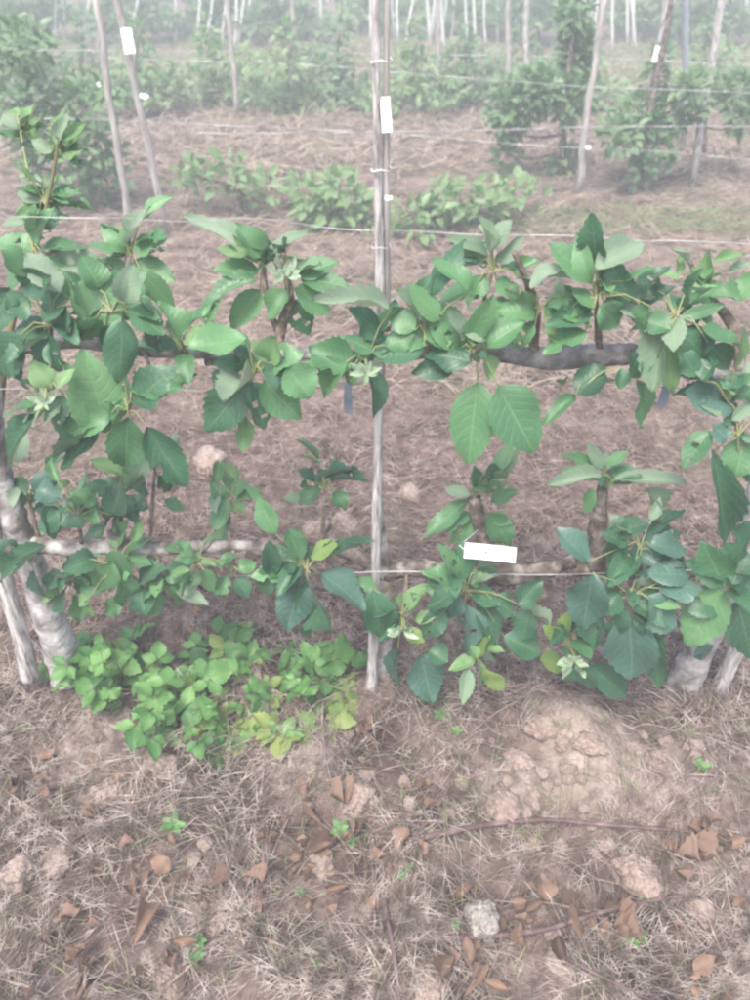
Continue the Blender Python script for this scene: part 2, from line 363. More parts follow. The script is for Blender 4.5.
for k in ('bramble', 'bramble_dark', 'bramble_yellow'):
    LEAF[k] = [leaf_mesh('bramble_leaflet', M[k], lr, wr=1.0, rows=13, serr=.09, fold=lr.uniform(.05, .3), droop=lr.uniform(.05, .25), wave=.05, peak=.42, expo=1.0, twist=lr.uniform(-.5, .5), edge=lr.uniform(-.1, .3)) for i in range(6)]
LEAF['dead'] = [leaf_mesh('dry_leaf', M['dead'], lr, wr=lr.uniform(.45, .75), rows=13, serr=.05, fold=lr.uniform(.1, .7), droop=lr.uniform(-.5, .6), wave=lr.uniform(.1, .3), peak=.45, curl=lr.uniform(-1, 2.2), bite=(1, .3, .5, .6) if i % 2 else None) for i in range(16)]

def place_leaf(kind, B, T, W, n0, parent, name='leaf', var=None, rng=rnd):
    d = T-B; L = d.length; d = d/L
    n = n0 - d*n0.dot(d)
    if n.length < 1e-3: n = Vector((1, 0, 0)).cross(d)
    n.normalize(); X = d.cross(n)
    me = LEAF[kind][rng.randrange(len(LEAF[kind])) if var is None else var]
    o = bpy.data.objects.new(name, me); col.objects.link(o)
    zs = (L+W)*.5
    mat = Matrix(((X.x*W, d.x*L, n.x*zs, B.x), (X.y*W, d.y*L, n.y*zs, B.y), (X.z*W, d.z*L, n.z*zs, B.z), (0, 0, 0, 1)))
    if parent is not None:
        o.parent = parent; o.matrix_parent_inverse = world_of(top_of(parent)).inverted() if parent.parent is None else Matrix.Identity(4)
        if parent.parent is not None:   # part meshes are kept in world coordinates through their thing's inverse
            o.matrix_parent_inverse = Matrix.Identity(4)
    o.matrix_basis = mat
    return o
def top_of(o):
    while o.parent is not None: o = o.parent
    return o

# ------------------------------------------------------------------ near row: espalier apple trees
Y0 = 1.16
def px_path(seq):
    """seq of (px, py, dY, radius_px) -> points and radii on the row"""
    P = [at(a, b, Y0+c) for a, b, c, r in seq]
    return P, [max(.0012, r*mpp(p)) for p, (a, b, c, r) in zip(P, seq)]
def limb(name, seq, mat, parent, n=12, jit=.07, sub=7, rng=rnd):
    P, Rr = px_path(seq); S = smooth_path(P, sub); mb = MB()
    rr = lerp_list(Rr, len(S)); rr = [r*(1+.04*math.sin(i*.9)+.03*(rng.random()-.5)) for i, r in enumerate(rr)]
    mb.tube(S, rr, n, 0, jit, rng)
    return mb.build(name, mat, parent), S

def add_rosette(tree, cx, cy, dY, stem, leaves, fill=0, fill_kind='m', fsize=70, fz=None, stem_r=2.1, stem_mat='twig', rng=rnd):
    """spur with its petioles in one part; every leaf an object under it"""
    C = at(cx, cy, Y0+dY); k = mpp(C)
    mb = MB()
    if stem:
        S = smooth_path([at(a, b, Y0+c) for a, b, c in stem]+[C], 4)
        n = len(S); mb.tube(S, [stem_r*k*(1.35-.6*i/(n-1))*(1+.25*(rng.random()-.5)) for i in range(n)], 7, 0, .2, rng)
    lv = []
    for (bx, by, tx, ty, w, kind) in leaves:
        down = (ty-by)
        B = at(bx, by, Y0+dY+rng.uniform(-.02, .02))
        dl = math.hypot(tx-bx, ty-by)*k
        T = at(tx, ty, Y0+dY+(-.35*dl*rng.uniform(.3, 1.2) if down > -5 else .25*dl*rng.uniform(-.6, 1)))
        n0 = (CAMP-B).normalized()*.6 + Vector((rng.uniform(-.75, .75), rng.uniform(-.2, .3), .6+rng.uniform(-.35, .3)))
        if kind == 'w': B = B-Vector((0, .03, 0)); T = B+(T-Vector((0, .03, 0))-B)*1.25; w *= .95
        if w >= 38: n0 = (CAMP-B).normalized() + Vector((rng.uniform(-.25, .25), 0, .35))
        lv.append((kind, B, T, w*1.04*mpp(B), n0, 0 if w >= 44 else 3 if w >= 38 else None))
    if any(q[5] == 'w' for q in leaves):
        for i in range(6):
            a = i*1.05+rng.uniform(-.3, .3); d = Vector((math.cos(a)*.8, -.25, math.sin(a)*.6+.5)).normalized(); L = k*rng.uniform(10, 18)
            B = C+Vector((0, -.035, 0))+d*(.1*L); lv.append(('w', B, B+d*L, L*rng.uniform(.35, .5), Vector((rng.uniform(-.4, .4), -1, .6)), None))
    for i in range(int(fill*1.1)):
        a = rng.uniform(0, 2*math.pi); e = rng.uniform(-.5, .8)
        d = Vector((math.cos(a)*math.cos(e), math.sin(a)*math.cos(e)*.9+.1, math.sin(e)*.9+(fz or 0))).normalized()
        L = fsize*k*rng.uniform(.5, .95)
        B = C + d*(.22*L) + Vector((0, .02, rng.uniform(-.02, .02)))
        T = B + d*L
        n0 = Vector((rng.uniform(-.5, .5), rng.uniform(-.7, .1), 1))
        kd = fill_kind if rng.random() < .5 else rng.choice('dmmp')
        lv.append((kd, B, T, L*rng.uniform(.42, .58), n0, None))
    for i in range(5 if len(leaves) > 3 else 2):
        a = rng.uniform(0, 2*math.pi); e = rng.uniform(-.3, 1.1)
        d = Vector((math.cos(a)*math.cos(e), math.sin(a)*math.cos(e), math.sin(e))); L = k*rng.uniform(18, 38)
        B = C+d*(.3*L)+Vector((rng.uniform(-.035, .035), rng.uniform(-.0, .04), rng.uniform(-.03, .04)))
        lv.append((rng.choice('mmdlp'), B, B+d*L, L*rng.uniform(.4, .55), Vector((rng.uniform(-.8, .8), rng.uniform(-.8, .3), 1)), None))
    for kind, B, T, W, n0, va in lv:
        A = C if (B-C).length > .012 else C-(T-B)*.12
        mid = (A+B)*.5+Vector((0, 0, .012))
        mb.tube([A, mid, B], [.0016, .0012, .0011], 4, 1, 0, rng, cap=False)
    sp = mb.build('spur', [M[stem_mat], M['petiole']], tree)
    for kind, B, T, W, n0, va in lv: place_leaf(kind, B, T, W, n0, sp, var=va if kind in 'dbm' else None, rng=rng)
    return sp

# ---- left tree
tl = thing('apple_tree', G(62, 664), 'espalier apple tree with whitewashed trunk at the left edge', 'apple tree', 'espalier apple trees in the near row')
limb('trunk', [(70, 676, 0, 18.5), (62, 655, 0, 17), (50, 618, .0, 16), (34, 572, .0, 13.5), (18, 530, 0, 13), (2, 490, .01, 13), (-8, 430, .02, 12), (-12, 350, .02, 10)], M['barkpale'], tl, 14)
limb('arm', [(20, 540, 0, 10), (60, 548, .0, 8), (110, 546, 0, 8.5), (150, 548, .01, 7), (200, 547, .01, 6.5), (245, 545, .01, 5), (268, 548, .01, 4)], M['barkmix'], tl)
limb('arm', [(-12, 350, .02, 10), (30, 345, .02, 9), (80, 340, .02, 9), (130, 348, .02, 8), (190, 352, .02, 6.5), (235, 352, .02, 5)], M['barkgrey'], tl)
limb('knot', [(110, 547, 0, 6), (115, 537, .0, 9), (119, 528, .01, 5)], M['barkmix'], tl)
limb('upright_shoot', [(-4, 430, .02, 5), (10, 330, .10, 3.6), (35, 250, .16, 2.4), (50, 190, .2, 1.6), (58, 140, .22, 1.1)], M['stem'], tl)
add_rosette(tl, 128, 410, -.10, [(140, 345, .02), (150, 375, -.05)], [
    (106, 432, 82, 352, 52, 'm'), (121, 318, 122, 386, 34, 'd'), (134, 404, 172, 368, 38, 'd'), (128, 416, 126, 470, 40, 'm'),
    (146, 426, 188, 489, 34, 'd'), (112, 424, 46, 456, 34, 'd'), (110, 415, 60, 430, 30, 'm'), (100, 430, 55, 468, 26, 'd')], 2)
add_rosette(tl, 52, 391, -.12, [(40, 345, .0), (36, 415, -.11)], [
    (51, 387, 31, 361, 24, 'l'), (58, 389, 76, 368, 15, 'l'), (50, 395, 40, 412, 9, 'w'), (56, 393, 62, 378, 9, 'w'), (38, 416, -4, 464, 32, 'd'), (64, 395, 52, 432, 20, 'd'), (45, 400, 20, 420, 12, 'p')], 0, stem_mat='petiole')
add_rosette(tl, 52, 325, -.06, [(50, 345, .02)], [
    (20, 335, -16, 378, 42, 'd'), (45, 330, 58, 374, 28, 'd'), (68, 300, 36, 314, 36, 'd'), (10, 288, -12, 335, 32, 'd'), (60, 292, 28, 250, 34, 'p'),
    (50, 275, 20, 290, 30, 'd'), (66, 305, 62, 345, 26, 'd'), (30, 300, 5, 312, 30, 'd'), (20, 345, 15, 390, 24, 'd'), (80, 305, 60, 275, 28, 'm'), (0, 250, 25, 275, 30, 'm')], 6, 'd')
add_rosette(tl, 112, 312, -.05, [(108, 342, .02)], [
    (82, 322, 120, 272, 50, 'm'), (126, 304, 132, 262, 26, 'p'), (128, 308, 166, 332, 36, 'm'), (96, 318, 80, 348, 30, 'm'), (138, 320, 165, 350, 30, 'd'), (105, 325, 108, 352, 26, 'd'), (100, 290, 85, 255, 30, 'm')], 4)
add_rosette(tl, 182, 348, -.04, [(186, 352, .02)], [(178, 352, 134, 344, 28, 'd'), (172, 338, 186, 312, 20, 'p'), (185, 345, 200, 322, 16, 'l'), (180, 340, 160, 300, 28, 'm')], 2)
add_rosette(tl, 58, 150, .24, [(52, 185, .22)], [(58, 148, 52, 134, 13, 'l'), (63, 140, 88, 122, 10, 'l'), (52, 152, 30, 138, 13, 'p'), (62, 156, 84, 150, 13, 'l'), (55, 145, 66, 112, 12, 'p')], 18, 'l', 28, stem_r=1.1, stem_mat='petiole')
add_rosette(tl, 46, 205, .20, [(40, 235, .18)], [(42, 203, 16, 190, 14, 'p'), (50, 200, 80, 188, 14, 'm'), (48, 208, 74, 222, 15, 'l'), (40, 210, 14, 226, 15, 'm')], 20, 'l', 32, stem_r=1.1, stem_mat='petiole')
add_rosette(tl, 20, 130, .26, [(30, 180, .22)], [(18, 128, 2, 112, 14, 'p'), (24, 126, 38, 104, 13, 'l')], 16, 'l', 30, stem_r=1.1, stem_mat='petiole')
add_rosette(tl, 34, 252, .14, [(28, 270, .15)], [(34, 250, -5, 235, 26, 'm'), (40, 250, 85, 240, 24, 'm'), (38, 258, 75, 285, 26, 'm'), (30, 262, 5, 290, 26, 'm'), (36, 245, 55, 205, 20, 'm'), (50, 262, 110, 262, 24, 'p')], 5, 'm', 55)
add_rosette(tl, 130, 255, .10, [(118, 340, .02), (122, 300, .06)], [(130, 250, 100, 225, 22, 'm'), (136, 252, 165, 235, 22, 'm'), (134, 260, 175, 280, 24, 'm'), (125, 262, 92, 280, 24, 'm'), (128, 245, 140, 205, 18, 'p'), (140, 270, 175, 310, 26, 'm')], 5, 'm', 55)
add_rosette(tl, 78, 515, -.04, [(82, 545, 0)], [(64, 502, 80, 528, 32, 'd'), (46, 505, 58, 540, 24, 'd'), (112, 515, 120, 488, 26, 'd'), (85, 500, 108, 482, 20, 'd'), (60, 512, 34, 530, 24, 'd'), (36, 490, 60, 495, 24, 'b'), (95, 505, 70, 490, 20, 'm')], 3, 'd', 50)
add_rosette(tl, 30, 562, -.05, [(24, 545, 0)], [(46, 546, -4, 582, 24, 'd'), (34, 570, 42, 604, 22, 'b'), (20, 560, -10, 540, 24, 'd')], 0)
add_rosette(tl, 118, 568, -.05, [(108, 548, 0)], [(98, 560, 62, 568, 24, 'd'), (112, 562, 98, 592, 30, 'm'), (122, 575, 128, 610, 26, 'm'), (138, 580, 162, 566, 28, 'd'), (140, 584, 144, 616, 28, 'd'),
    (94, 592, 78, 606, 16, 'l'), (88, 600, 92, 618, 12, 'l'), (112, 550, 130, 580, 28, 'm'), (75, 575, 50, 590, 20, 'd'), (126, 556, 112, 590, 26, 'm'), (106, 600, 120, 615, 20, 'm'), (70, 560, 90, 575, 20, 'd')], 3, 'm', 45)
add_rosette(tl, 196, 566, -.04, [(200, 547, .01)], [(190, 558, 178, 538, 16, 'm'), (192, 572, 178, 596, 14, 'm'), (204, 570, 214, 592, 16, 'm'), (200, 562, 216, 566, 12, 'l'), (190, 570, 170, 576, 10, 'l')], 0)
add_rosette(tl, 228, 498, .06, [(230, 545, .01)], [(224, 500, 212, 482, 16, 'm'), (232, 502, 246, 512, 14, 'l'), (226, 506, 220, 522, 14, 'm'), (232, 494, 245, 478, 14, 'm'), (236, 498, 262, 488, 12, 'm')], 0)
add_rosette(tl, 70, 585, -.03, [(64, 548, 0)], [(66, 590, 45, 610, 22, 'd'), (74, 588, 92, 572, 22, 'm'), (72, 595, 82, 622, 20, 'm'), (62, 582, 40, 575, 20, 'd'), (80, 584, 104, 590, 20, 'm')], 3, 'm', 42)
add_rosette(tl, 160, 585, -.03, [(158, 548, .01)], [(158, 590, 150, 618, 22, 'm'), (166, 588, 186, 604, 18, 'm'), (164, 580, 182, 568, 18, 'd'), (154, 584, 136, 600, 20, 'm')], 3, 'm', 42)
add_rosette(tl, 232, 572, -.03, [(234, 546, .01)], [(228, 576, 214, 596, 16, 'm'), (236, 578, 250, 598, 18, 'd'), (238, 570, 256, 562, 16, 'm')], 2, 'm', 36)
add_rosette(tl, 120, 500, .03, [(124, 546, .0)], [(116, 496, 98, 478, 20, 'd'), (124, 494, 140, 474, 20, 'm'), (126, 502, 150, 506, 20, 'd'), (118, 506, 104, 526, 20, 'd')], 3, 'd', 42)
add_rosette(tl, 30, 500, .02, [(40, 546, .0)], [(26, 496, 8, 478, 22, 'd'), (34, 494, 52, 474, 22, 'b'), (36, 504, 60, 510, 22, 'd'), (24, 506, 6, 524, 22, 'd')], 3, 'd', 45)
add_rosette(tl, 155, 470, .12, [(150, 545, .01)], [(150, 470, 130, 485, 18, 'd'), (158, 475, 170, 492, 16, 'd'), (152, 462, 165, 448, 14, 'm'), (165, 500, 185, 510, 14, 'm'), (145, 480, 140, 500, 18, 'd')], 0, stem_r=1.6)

# ---- middle tree
tm = thing('apple_tree', G(378, 690), 'espalier apple tree tied to the middle stake, its leaves hanging over the wire', 'apple tree', 'espalier apple trees in the near row')
limb('trunk', [(378, 702, .035, 13), (379, 670, .035, 12.5), (381, 630, .035, 12), (382, 580, .035, 10), (379, 500, .03, 3.4), (380, 420, .03, 3.2), (382, 358, .03, 3.5)], M['barkpale'], tm, 12)
limb('arm', [(381, 575, .035, 9), (360, 558, .03, 7), (330, 548, .02, 6), (300, 548, .02, 6), (275, 550, .02, 4)], M['bark'], tm)
limb('arm', [(381, 575, .035, 9), (410, 568, .03, 9), (450, 572, .02, 10), (500, 575, .02, 11), (540, 572, .02, 9), (575, 560, .02, 6)], M['bark'], tm)
limb('arm', [(384, 358, .045, 5), (340, 358, .04, 6), (290, 352, .03, 7), (250, 358, .03, 6), (205, 362, .03, 4)], M['barkgrey'], tm)
limb('arm', [(384, 358, .045, 5), (430, 352, .04, 7), (480, 350, .03, 9), (540, 358, .02, 11), (585, 356, .01, 12.5), (628, 354, .01, 11), (640, 356, .01, 6)], M['barkgrey'], tm, 12)
limb('bare_shoot', [(534, 352, .02, 5), (533, 320, .02, 5), (530, 288, .02, 4.5), (522, 270, .01, 3.5), (514, 252, .0, 3)], M['twig'], tm)
add_rosette(tm, 254, 374, -.09, [(262, 356, .03)], [
    (246, 340, 188, 346, 36, 'm'), (248, 380, 202, 434, 42, 'd'), (250, 382, 268, 430, 32, 'd'), (264, 380, 301, 420, 36, 'm'), (255, 370, 236, 344, 26, 'd'), (240, 374, 212, 396, 28, 'd'),
    (264, 366, 300, 352, 34, 'm'), (286, 366, 312, 398, 40, 'm'), (268, 362, 278, 334, 26, 'l'), (243, 414, 244, 452, 28, 'l'), (244, 366, 218, 358, 22, 'd'), (262, 372, 290, 374, 30, 'd')], 2)
limb('forked_shoot', [(278, 352, .03, 5), (282, 325, .05, 5.5), (290, 300, .06, 4.5), (286, 276, .07, 3.5)], M['twig'], tm)
add_rosette(tm, 264, 268, .06, [(277, 330, .05), (267, 300, .06)], [
    (258, 262, 188, 206, 24, 'p'), (260, 258, 236, 222, 26, 'm'), (268, 258, 302, 226, 18, 'p'), (262, 262, 255, 232, 20, 'm'), (258, 270, 214, 268, 24, 'm'), (255, 280, 205, 296, 24, 'm'), (260, 290, 230, 330, 26, 'm')], 2, 'm', 50, stem_r=3)
add_rosette(tm, 287, 268, .06, [(288, 290, .06)], [
    (286, 266, 280, 246, 9, 'w'), (290, 266, 296, 252, 8, 'w'), (284, 270, 272, 262, 8, 'w'), (292, 278, 338, 258, 26, 'm'), (294, 288, 332, 312, 30, 'm'), (290, 300, 312, 334, 28, 'm'), (300, 278, 350, 285, 24, 'm'), (288, 290, 268, 320, 24, 'm')], 3, 'm', 50)
add_rosette(tm, 366, 362, -.06, [(352, 358, .04)], [
    (364, 360, 360, 344, 14, 'l'), (367, 360, 374, 350, 9, 'w'), (365, 362, 364, 374, 8, 'w'), (373, 370, 380, 420, 24, 'd'), (382, 338, 354, 306, 28, 'd'), (374, 352, 342, 332, 22, 'm'), (352, 368, 308, 346, 36, 'm'), (346, 362, 318, 396, 36, 'm'),
    (374, 342, 402, 352, 30, 'm'), (358, 368, 344, 384, 20, 'm'), (392, 308, 312, 298, 19, 'p'), (380, 330, 398, 305, 22, 'm'), (385, 345, 415, 335, 26, 'm')], 3)
add_rosette(tm, 474, 352, -.07, [(482, 350, .03)], [
    (472, 362, 424, 350, 30, 'd'), (478, 382, 468, 468, 46, 'm'), (498, 386, 538, 454, 54, 'm'), (488, 354, 491, 380, 22, 'l'), (458, 350, 432, 318, 24, 'm'), (466, 346, 494, 296, 26, 'm'), (486, 348, 522, 318, 34, 'm'),
    (462, 340, 448, 310, 18, 'p'), (455, 362, 415, 372, 26, 'd')], 2)
add_rosette(tm, 425, 335, -.05, [(432, 352, .04)], [
    (430, 332, 388, 342, 32, 'm'), (424, 346, 374, 352, 36, 'd'), (420, 322, 398, 288, 24, 'p'), (440, 320, 408, 284, 28, 'm'), (430, 296, 453, 236, 30, 'd'), (470, 292, 438, 254, 24, 'm'), (425, 340, 455, 330, 28, 'm'), (415, 330, 388, 310, 26, 'm')], 3)
add_rosette(tm, 493, 272, .03, [(490, 350, .03), (484, 305, .03)], [
    (490, 256, 454, 232, 18, 'p'), (488, 250, 508, 218, 22, 'p'), (490, 262, 448, 250, 16, 'p'), (495, 262, 524, 238, 15, 'p'), (480, 282, 438, 302, 26, 'm'), (496, 280, 520, 300, 24, 'm'), (486, 276, 468, 300, 22, 'm'), (492, 252, 480, 215, 14, 'p')], 3, 'm', 55, stem_r=2.2)
add_rosette(tm, 540, 310, -.03, [(536, 350, .02)], [(530, 288, 562, 260, 20, 'p'), (544, 318, 592, 298, 32, 'm'), (538, 315, 500, 305, 26, 'm'), (545, 328, 575, 345, 26, 'l'), (535, 325, 510, 345, 24, 'm')], 2, 'm', 55)
add_rosette(tm, 596, 298, -.05, [(600, 352, .01), (598, 330, -.02)], [
    (597, 264, 590, 216, 28, 'd'), (592, 282, 550, 242, 28, 'm'), (595, 268, 648, 236, 30, 'p'), (632, 302, 606, 256, 26, 'd'), (638, 300, 668, 264, 26, 'd'), (640, 306, 674, 282, 20, 'd'), (590, 310, 546, 326, 26, 'd'), (586, 330, 542, 346, 28, 'm'),
    (600, 306, 622, 328, 32, 'm'), (614, 302, 642, 312, 26, 'p'), (650, 306, 640, 334, 30, 'm'), (594, 308, 572, 286, 22, 'm'), (600, 290, 606, 256, 20, 'd'), (590, 285, 575, 235, 20, 'm')], 3, stem_r=3.2)
add_rosette(tm, 582, 388, -.05, [(585, 362, .01)], [(576, 394, 606, 364, 30, 'd'), (576, 394, 542, 422, 15, 'm'), (622, 368, 620, 390, 15, 'd')], 0, stem_r=1.5)
add_rosette(tm, 306, 570, -.09, [(310, 550, .02)], [
    (302, 575, 288, 630, 38, 'b'), (307, 580, 332, 636, 36, 'd'), (320, 574, 370, 602, 36, 'b'), (300, 570, 266, 546, 32, 'd'), (298, 566, 278, 590, 28, 'd'), (276, 534, 256, 498, 24, 'm'), (310, 556, 338, 544, 22, 'y'), (322, 560, 372, 538, 15, 'd'),
    (276, 560, 260, 598, 22, 'd'), (312, 600, 322, 642, 32, 'd'), (270, 540, 272, 582, 20, 'd'), (300, 560, 290, 530, 22, 'm'), (288, 572, 252, 572, 22, 'm')], 3, 'd', 55)
add_rosette(tm, 325, 490, .04, [(322, 546, .02)], [(320, 482, 350, 466, 22, 'd'), (318, 486, 302, 468, 20, 'd'), (330, 480, 368, 478, 18, 'd'), (322, 490, 298, 502, 18, 'm'), (335, 490, 345, 510, 18, 'm')], 2, 'd', 40, stem_r=2)
add_rosette(tm, 466, 590, -.09, [(468, 572, .02)], [
    (462, 586, 424, 568, 26, 'm'), (460, 580, 446, 544, 22, 'm'), (463, 580, 460, 546, 24, 'd'), (468, 588, 498, 574, 11, 'p'), (470, 592, 502, 602, 24, 'd'), (458, 592, 424, 606, 26, 'd'), (460, 596, 444, 620, 24, 'b'), (465, 604, 470, 656, 30, 'b'), (478, 604, 502, 644, 30, 'd'),
    (504, 636, 542, 654, 32, 'd'), (518, 604, 542, 580, 24, 'd'), (530, 610, 520, 642, 28, 'd'), (494, 600, 518, 612, 26, 'd'), (445, 610, 420, 640, 24, 'd')], 4, 'd', 55)
add_rosette(tm, 402, 618, -.09, [(408, 570, .03)], [(400, 614, 393, 594, 14, 'l'), (408, 612, 424, 595, 14, 'l'), (402, 617, 396, 624, 8, 'w'), (405, 617, 412, 626, 8, 'w'), (415, 620, 438, 614, 12, 'l'), (405, 630, 424, 642, 16, 'y'), (395, 625, 380, 632, 14, 'm'), (372, 588, 382, 638, 34, 'd'),
    (398, 648, 390, 690, 28, 'b'), (420, 654, 433, 702, 38, 'b'), (428, 650, 448, 662, 24, 'd')], 2, 'd', 45)
add_rosette(tm, 476, 660, -.12, [(468, 600, -.06)], [(476, 656, 492, 636, 13, 'y'), (475, 660, 448, 670, 17, 'l'), (478, 664, 482, 684, 14, 'l'), (484, 670, 502, 692, 24, 'y'), (478, 658, 470, 645, 12, 'l')], 1, 'd', 35)
add_rosette(tm, 474, 498, .02, [(486, 570, .02), (482, 535, .02)], [(468, 500, 423, 538, 20, 'm'), (470, 495, 444, 487, 13, 'p'), (470, 512, 444, 528, 18, 'm'), (490, 502, 518, 490, 16, 'm'), (490, 512, 510, 548, 26, 'm'), (485, 492, 506, 480, 16, 'm'), (490, 464, 490, 488, 24, 'd'), (480, 488, 475, 468, 14, 'm'), (488, 518, 512, 520, 18, 'm'), (470, 520, 452, 548, 18, 'm')], 1, 'm', 40, stem_r=8, stem_mat='bark')

# ---- right tree
tr_ = thing('apple_tree', G(682, 705), 'espalier apple tree with leaning lichen-spotted trunk at the right edge', 'apple tree', 'espalier apple trees in the near row')
limb('trunk', [(672, 722, 0, 18), (678, 702, 0, 17), (687, 676, 0, 16), (703, 640, .0, 14.5), (728, 595, 0, 14), (745, 560, 0, 12), (760, 480, .01, 11), (766, 365, .02, 9)], M['barkpale'], tr_, 14)
limb('arm', [(742, 566, 0, 10), (700, 568, .02, 9), (650, 572, .02, 8), (600, 568, .02, 8), (572, 572, .02, 5)], M['bark'], tr_)
limb('arm', [(766, 372, .02, 9), (735, 378, .01, 7), (700, 372, .01, 8), (660, 366, .01, 6), (640, 362, .01, 5)], M['barkgrey'], tr_)
limb('upright_shoot', [(596, 568, .02, 10), (598, 530, .02, 10), (601, 500, .02, 6.5), (603, 480, .02, 4)], M['bark'], tr_)
limb('upright_shoot', [(740, 372, .02, 5), (735, 330, .05, 6), (705, 290, .06, 3), (690, 262, .06, 2.5)], M['twig'], tr_)
add_rosette(tr_, 676, 318, -.06, [(690, 370, .01), (682, 345, -.02)], [
    (685, 312, 690, 272, 18, 'd'), (680, 318, 726, 304, 13, 'm'), (664, 322, 652, 392, 30, 'p'), (690, 336, 712, 308, 26, 'd'), (700, 330, 742, 346, 28, 'm'), (715, 332, 698, 354, 26, 'b'), (672, 330, 640, 318, 26, 'm'), (680, 330, 715, 365, 30, 'd'),
    (640, 354, 624, 376, 26, 'd'), (655, 364, 640, 366, 18, 'm'), (638, 380, 648, 430, 24, 'm'), (690, 340, 680, 375, 28, 'd'), (668, 335, 672, 395, 24, 'l'), (710, 345, 735, 370, 26, 'd')], 5, 'm', 60)
add_rosette(tr_, 700, 285, .05, [(705, 292, .06)], [(706, 288, 710, 248, 17, 'l'), (712, 262, 745, 256, 12, 'l'), (704, 282, 720, 292, 14, 'l'), (708, 292, 745, 300, 24, 'm'), (735, 300, 760, 270, 24, 'm')], 3, 'l', 45)
add_rosette(tr_, 728, 402, -.08, [(720, 374, .01)], [(736, 400, 682, 394, 40, 'b'), (736, 424, 722, 402, 26, 'd'), (696, 376, 682, 348, 24, 'd'), (702, 380, 716, 358, 26, 'd'), (735, 366, 746, 328, 26, 'l'), (735, 395, 760, 375, 26, 'm'), (725, 390, 740, 372, 22, 'd'), (715, 385, 695, 372, 24, 'd')], 3, 'd', 50)
add_rosette(tr_, 738, 436, -.10, [(735, 405, -.04)], [(746, 436, 736, 478, 40, 'm'), (714, 452, 728, 548, 30, 'd'), (735, 482, 732, 532, 13, 'e'), (710, 430, 682, 466, 24, 'm'), (700, 444, 680, 462, 18, 'm'), (745, 450, 770, 490, 30, 'd'), (728, 440, 712, 425, 24, 'b')], 2, 'd', 50)
add_rosette(tr_, 604, 482, .0, [(603, 492, .02)], [
    (602, 476, 546, 484, 16, 'p'), (606, 472, 642, 474, 15, 'm'), (646, 488, 662, 526, 30, 'p'), (600, 470, 562, 454, 13, 'm'), (606, 466, 628, 450, 13, 'm'), (612, 480, 692, 476, 15, 'p'), (594, 490, 584, 514, 15, 'm'), (604, 470, 590, 445, 13, 'p'), (600, 478, 565, 468, 13, 'm')], 2, 'p', 45)
add_rosette(tr_, 640, 548, -.07, [(640, 570, .02)], [
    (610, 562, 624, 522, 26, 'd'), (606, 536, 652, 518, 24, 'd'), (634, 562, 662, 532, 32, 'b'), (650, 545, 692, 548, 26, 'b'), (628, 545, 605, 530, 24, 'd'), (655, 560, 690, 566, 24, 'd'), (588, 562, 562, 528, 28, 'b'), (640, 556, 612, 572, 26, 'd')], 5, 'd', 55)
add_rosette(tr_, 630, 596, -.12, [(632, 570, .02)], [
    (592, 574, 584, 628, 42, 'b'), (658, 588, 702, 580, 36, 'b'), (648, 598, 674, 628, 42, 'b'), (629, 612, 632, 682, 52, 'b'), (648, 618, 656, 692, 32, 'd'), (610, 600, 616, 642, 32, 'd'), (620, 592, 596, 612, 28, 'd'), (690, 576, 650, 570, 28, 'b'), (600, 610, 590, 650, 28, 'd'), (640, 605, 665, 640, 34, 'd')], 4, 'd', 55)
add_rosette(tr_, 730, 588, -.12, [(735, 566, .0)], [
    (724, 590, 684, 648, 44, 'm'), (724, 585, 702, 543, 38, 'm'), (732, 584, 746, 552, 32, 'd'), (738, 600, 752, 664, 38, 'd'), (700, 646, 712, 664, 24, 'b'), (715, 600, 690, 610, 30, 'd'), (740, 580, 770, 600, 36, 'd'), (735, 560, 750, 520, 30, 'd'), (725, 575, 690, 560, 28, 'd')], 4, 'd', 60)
add_rosette(tr_, 570, 648, -.10, [(580, 575, .02), (574, 620, -.06)], [
    (562, 640, 543, 624, 15, 'y'), (566, 640, 566, 612, 20, 'y'), (575, 650, 592, 648, 15, 'l'), (570, 652, 562, 664, 10, 'w'), (572, 654, 580, 664, 9, 'w'), (568, 650, 556, 652, 9, 'w'), (562, 664, 540, 660, 22, 'y'), (588, 664, 633, 702, 26, 'd'), (578, 660, 588, 694, 36, 'd'), (580, 630, 590, 605, 24, 'd')], 2, 'd', 45)

# ------------------------------------------------------------------ near row: stakes, wires, tags, clips
def stake(name, seq, mat, label, cat='stake', group=None, n=8, jit=.08, Y=None, sub=10):
    base = at(seq[0][0], seq[0][1], Y0+seq[0][2]); t = thing(name, base, label, cat, group)
    limb('shaft', seq, mat, t, n, jit, sub)
    return t
stake('wooden_stake', [(371, 702, -.012, 6), (375, 600, -.012, 5.0), (378, 430, -.010, 4.7), (380, 300, -.005, 5.2), (378, 180, -.005, 4.4), (376, 60, -.005, 4.2), (375, -60, -.005, 4.2)], M['wood'], 'tall weathered wooden stake rising through the middle of the photo')
t = thing('thin_cane', at(386, 330, Y0-.003), 'slim grey cane tied beside the tall middle stake, carrying a white tag', 'cane')
limb('shaft', [(386, 330, .004, 5), (386, 240, .004, 4.2), (386, 120, .004, 3.5), (387, -60, .004, 3.2)], M['cane'], t, 7, .06, 8)
for yy in (322, 245, 168, 60):
    mb = MB(); c = at(381, yy, Y0); mb.tube([c+Vector((.0135*math.cos(a), .014*math.sin(a)-.003, .002*math.sin(3*a))) for a in [i*math.pi/8 for i in range(17)]], [.0012]*17, 4); mb.build('tie', M['wire'], t)
stake('split_stake', [(30, 678, -.02, 9), (22, 640, -.02, 8.5), (8, 590, -.02, 8), (-10, 520, -.02, 8), (-40, 380, -.02, 7.5)], M['wood'], 'short grey split stake leaning beside the left whitewashed trunk')
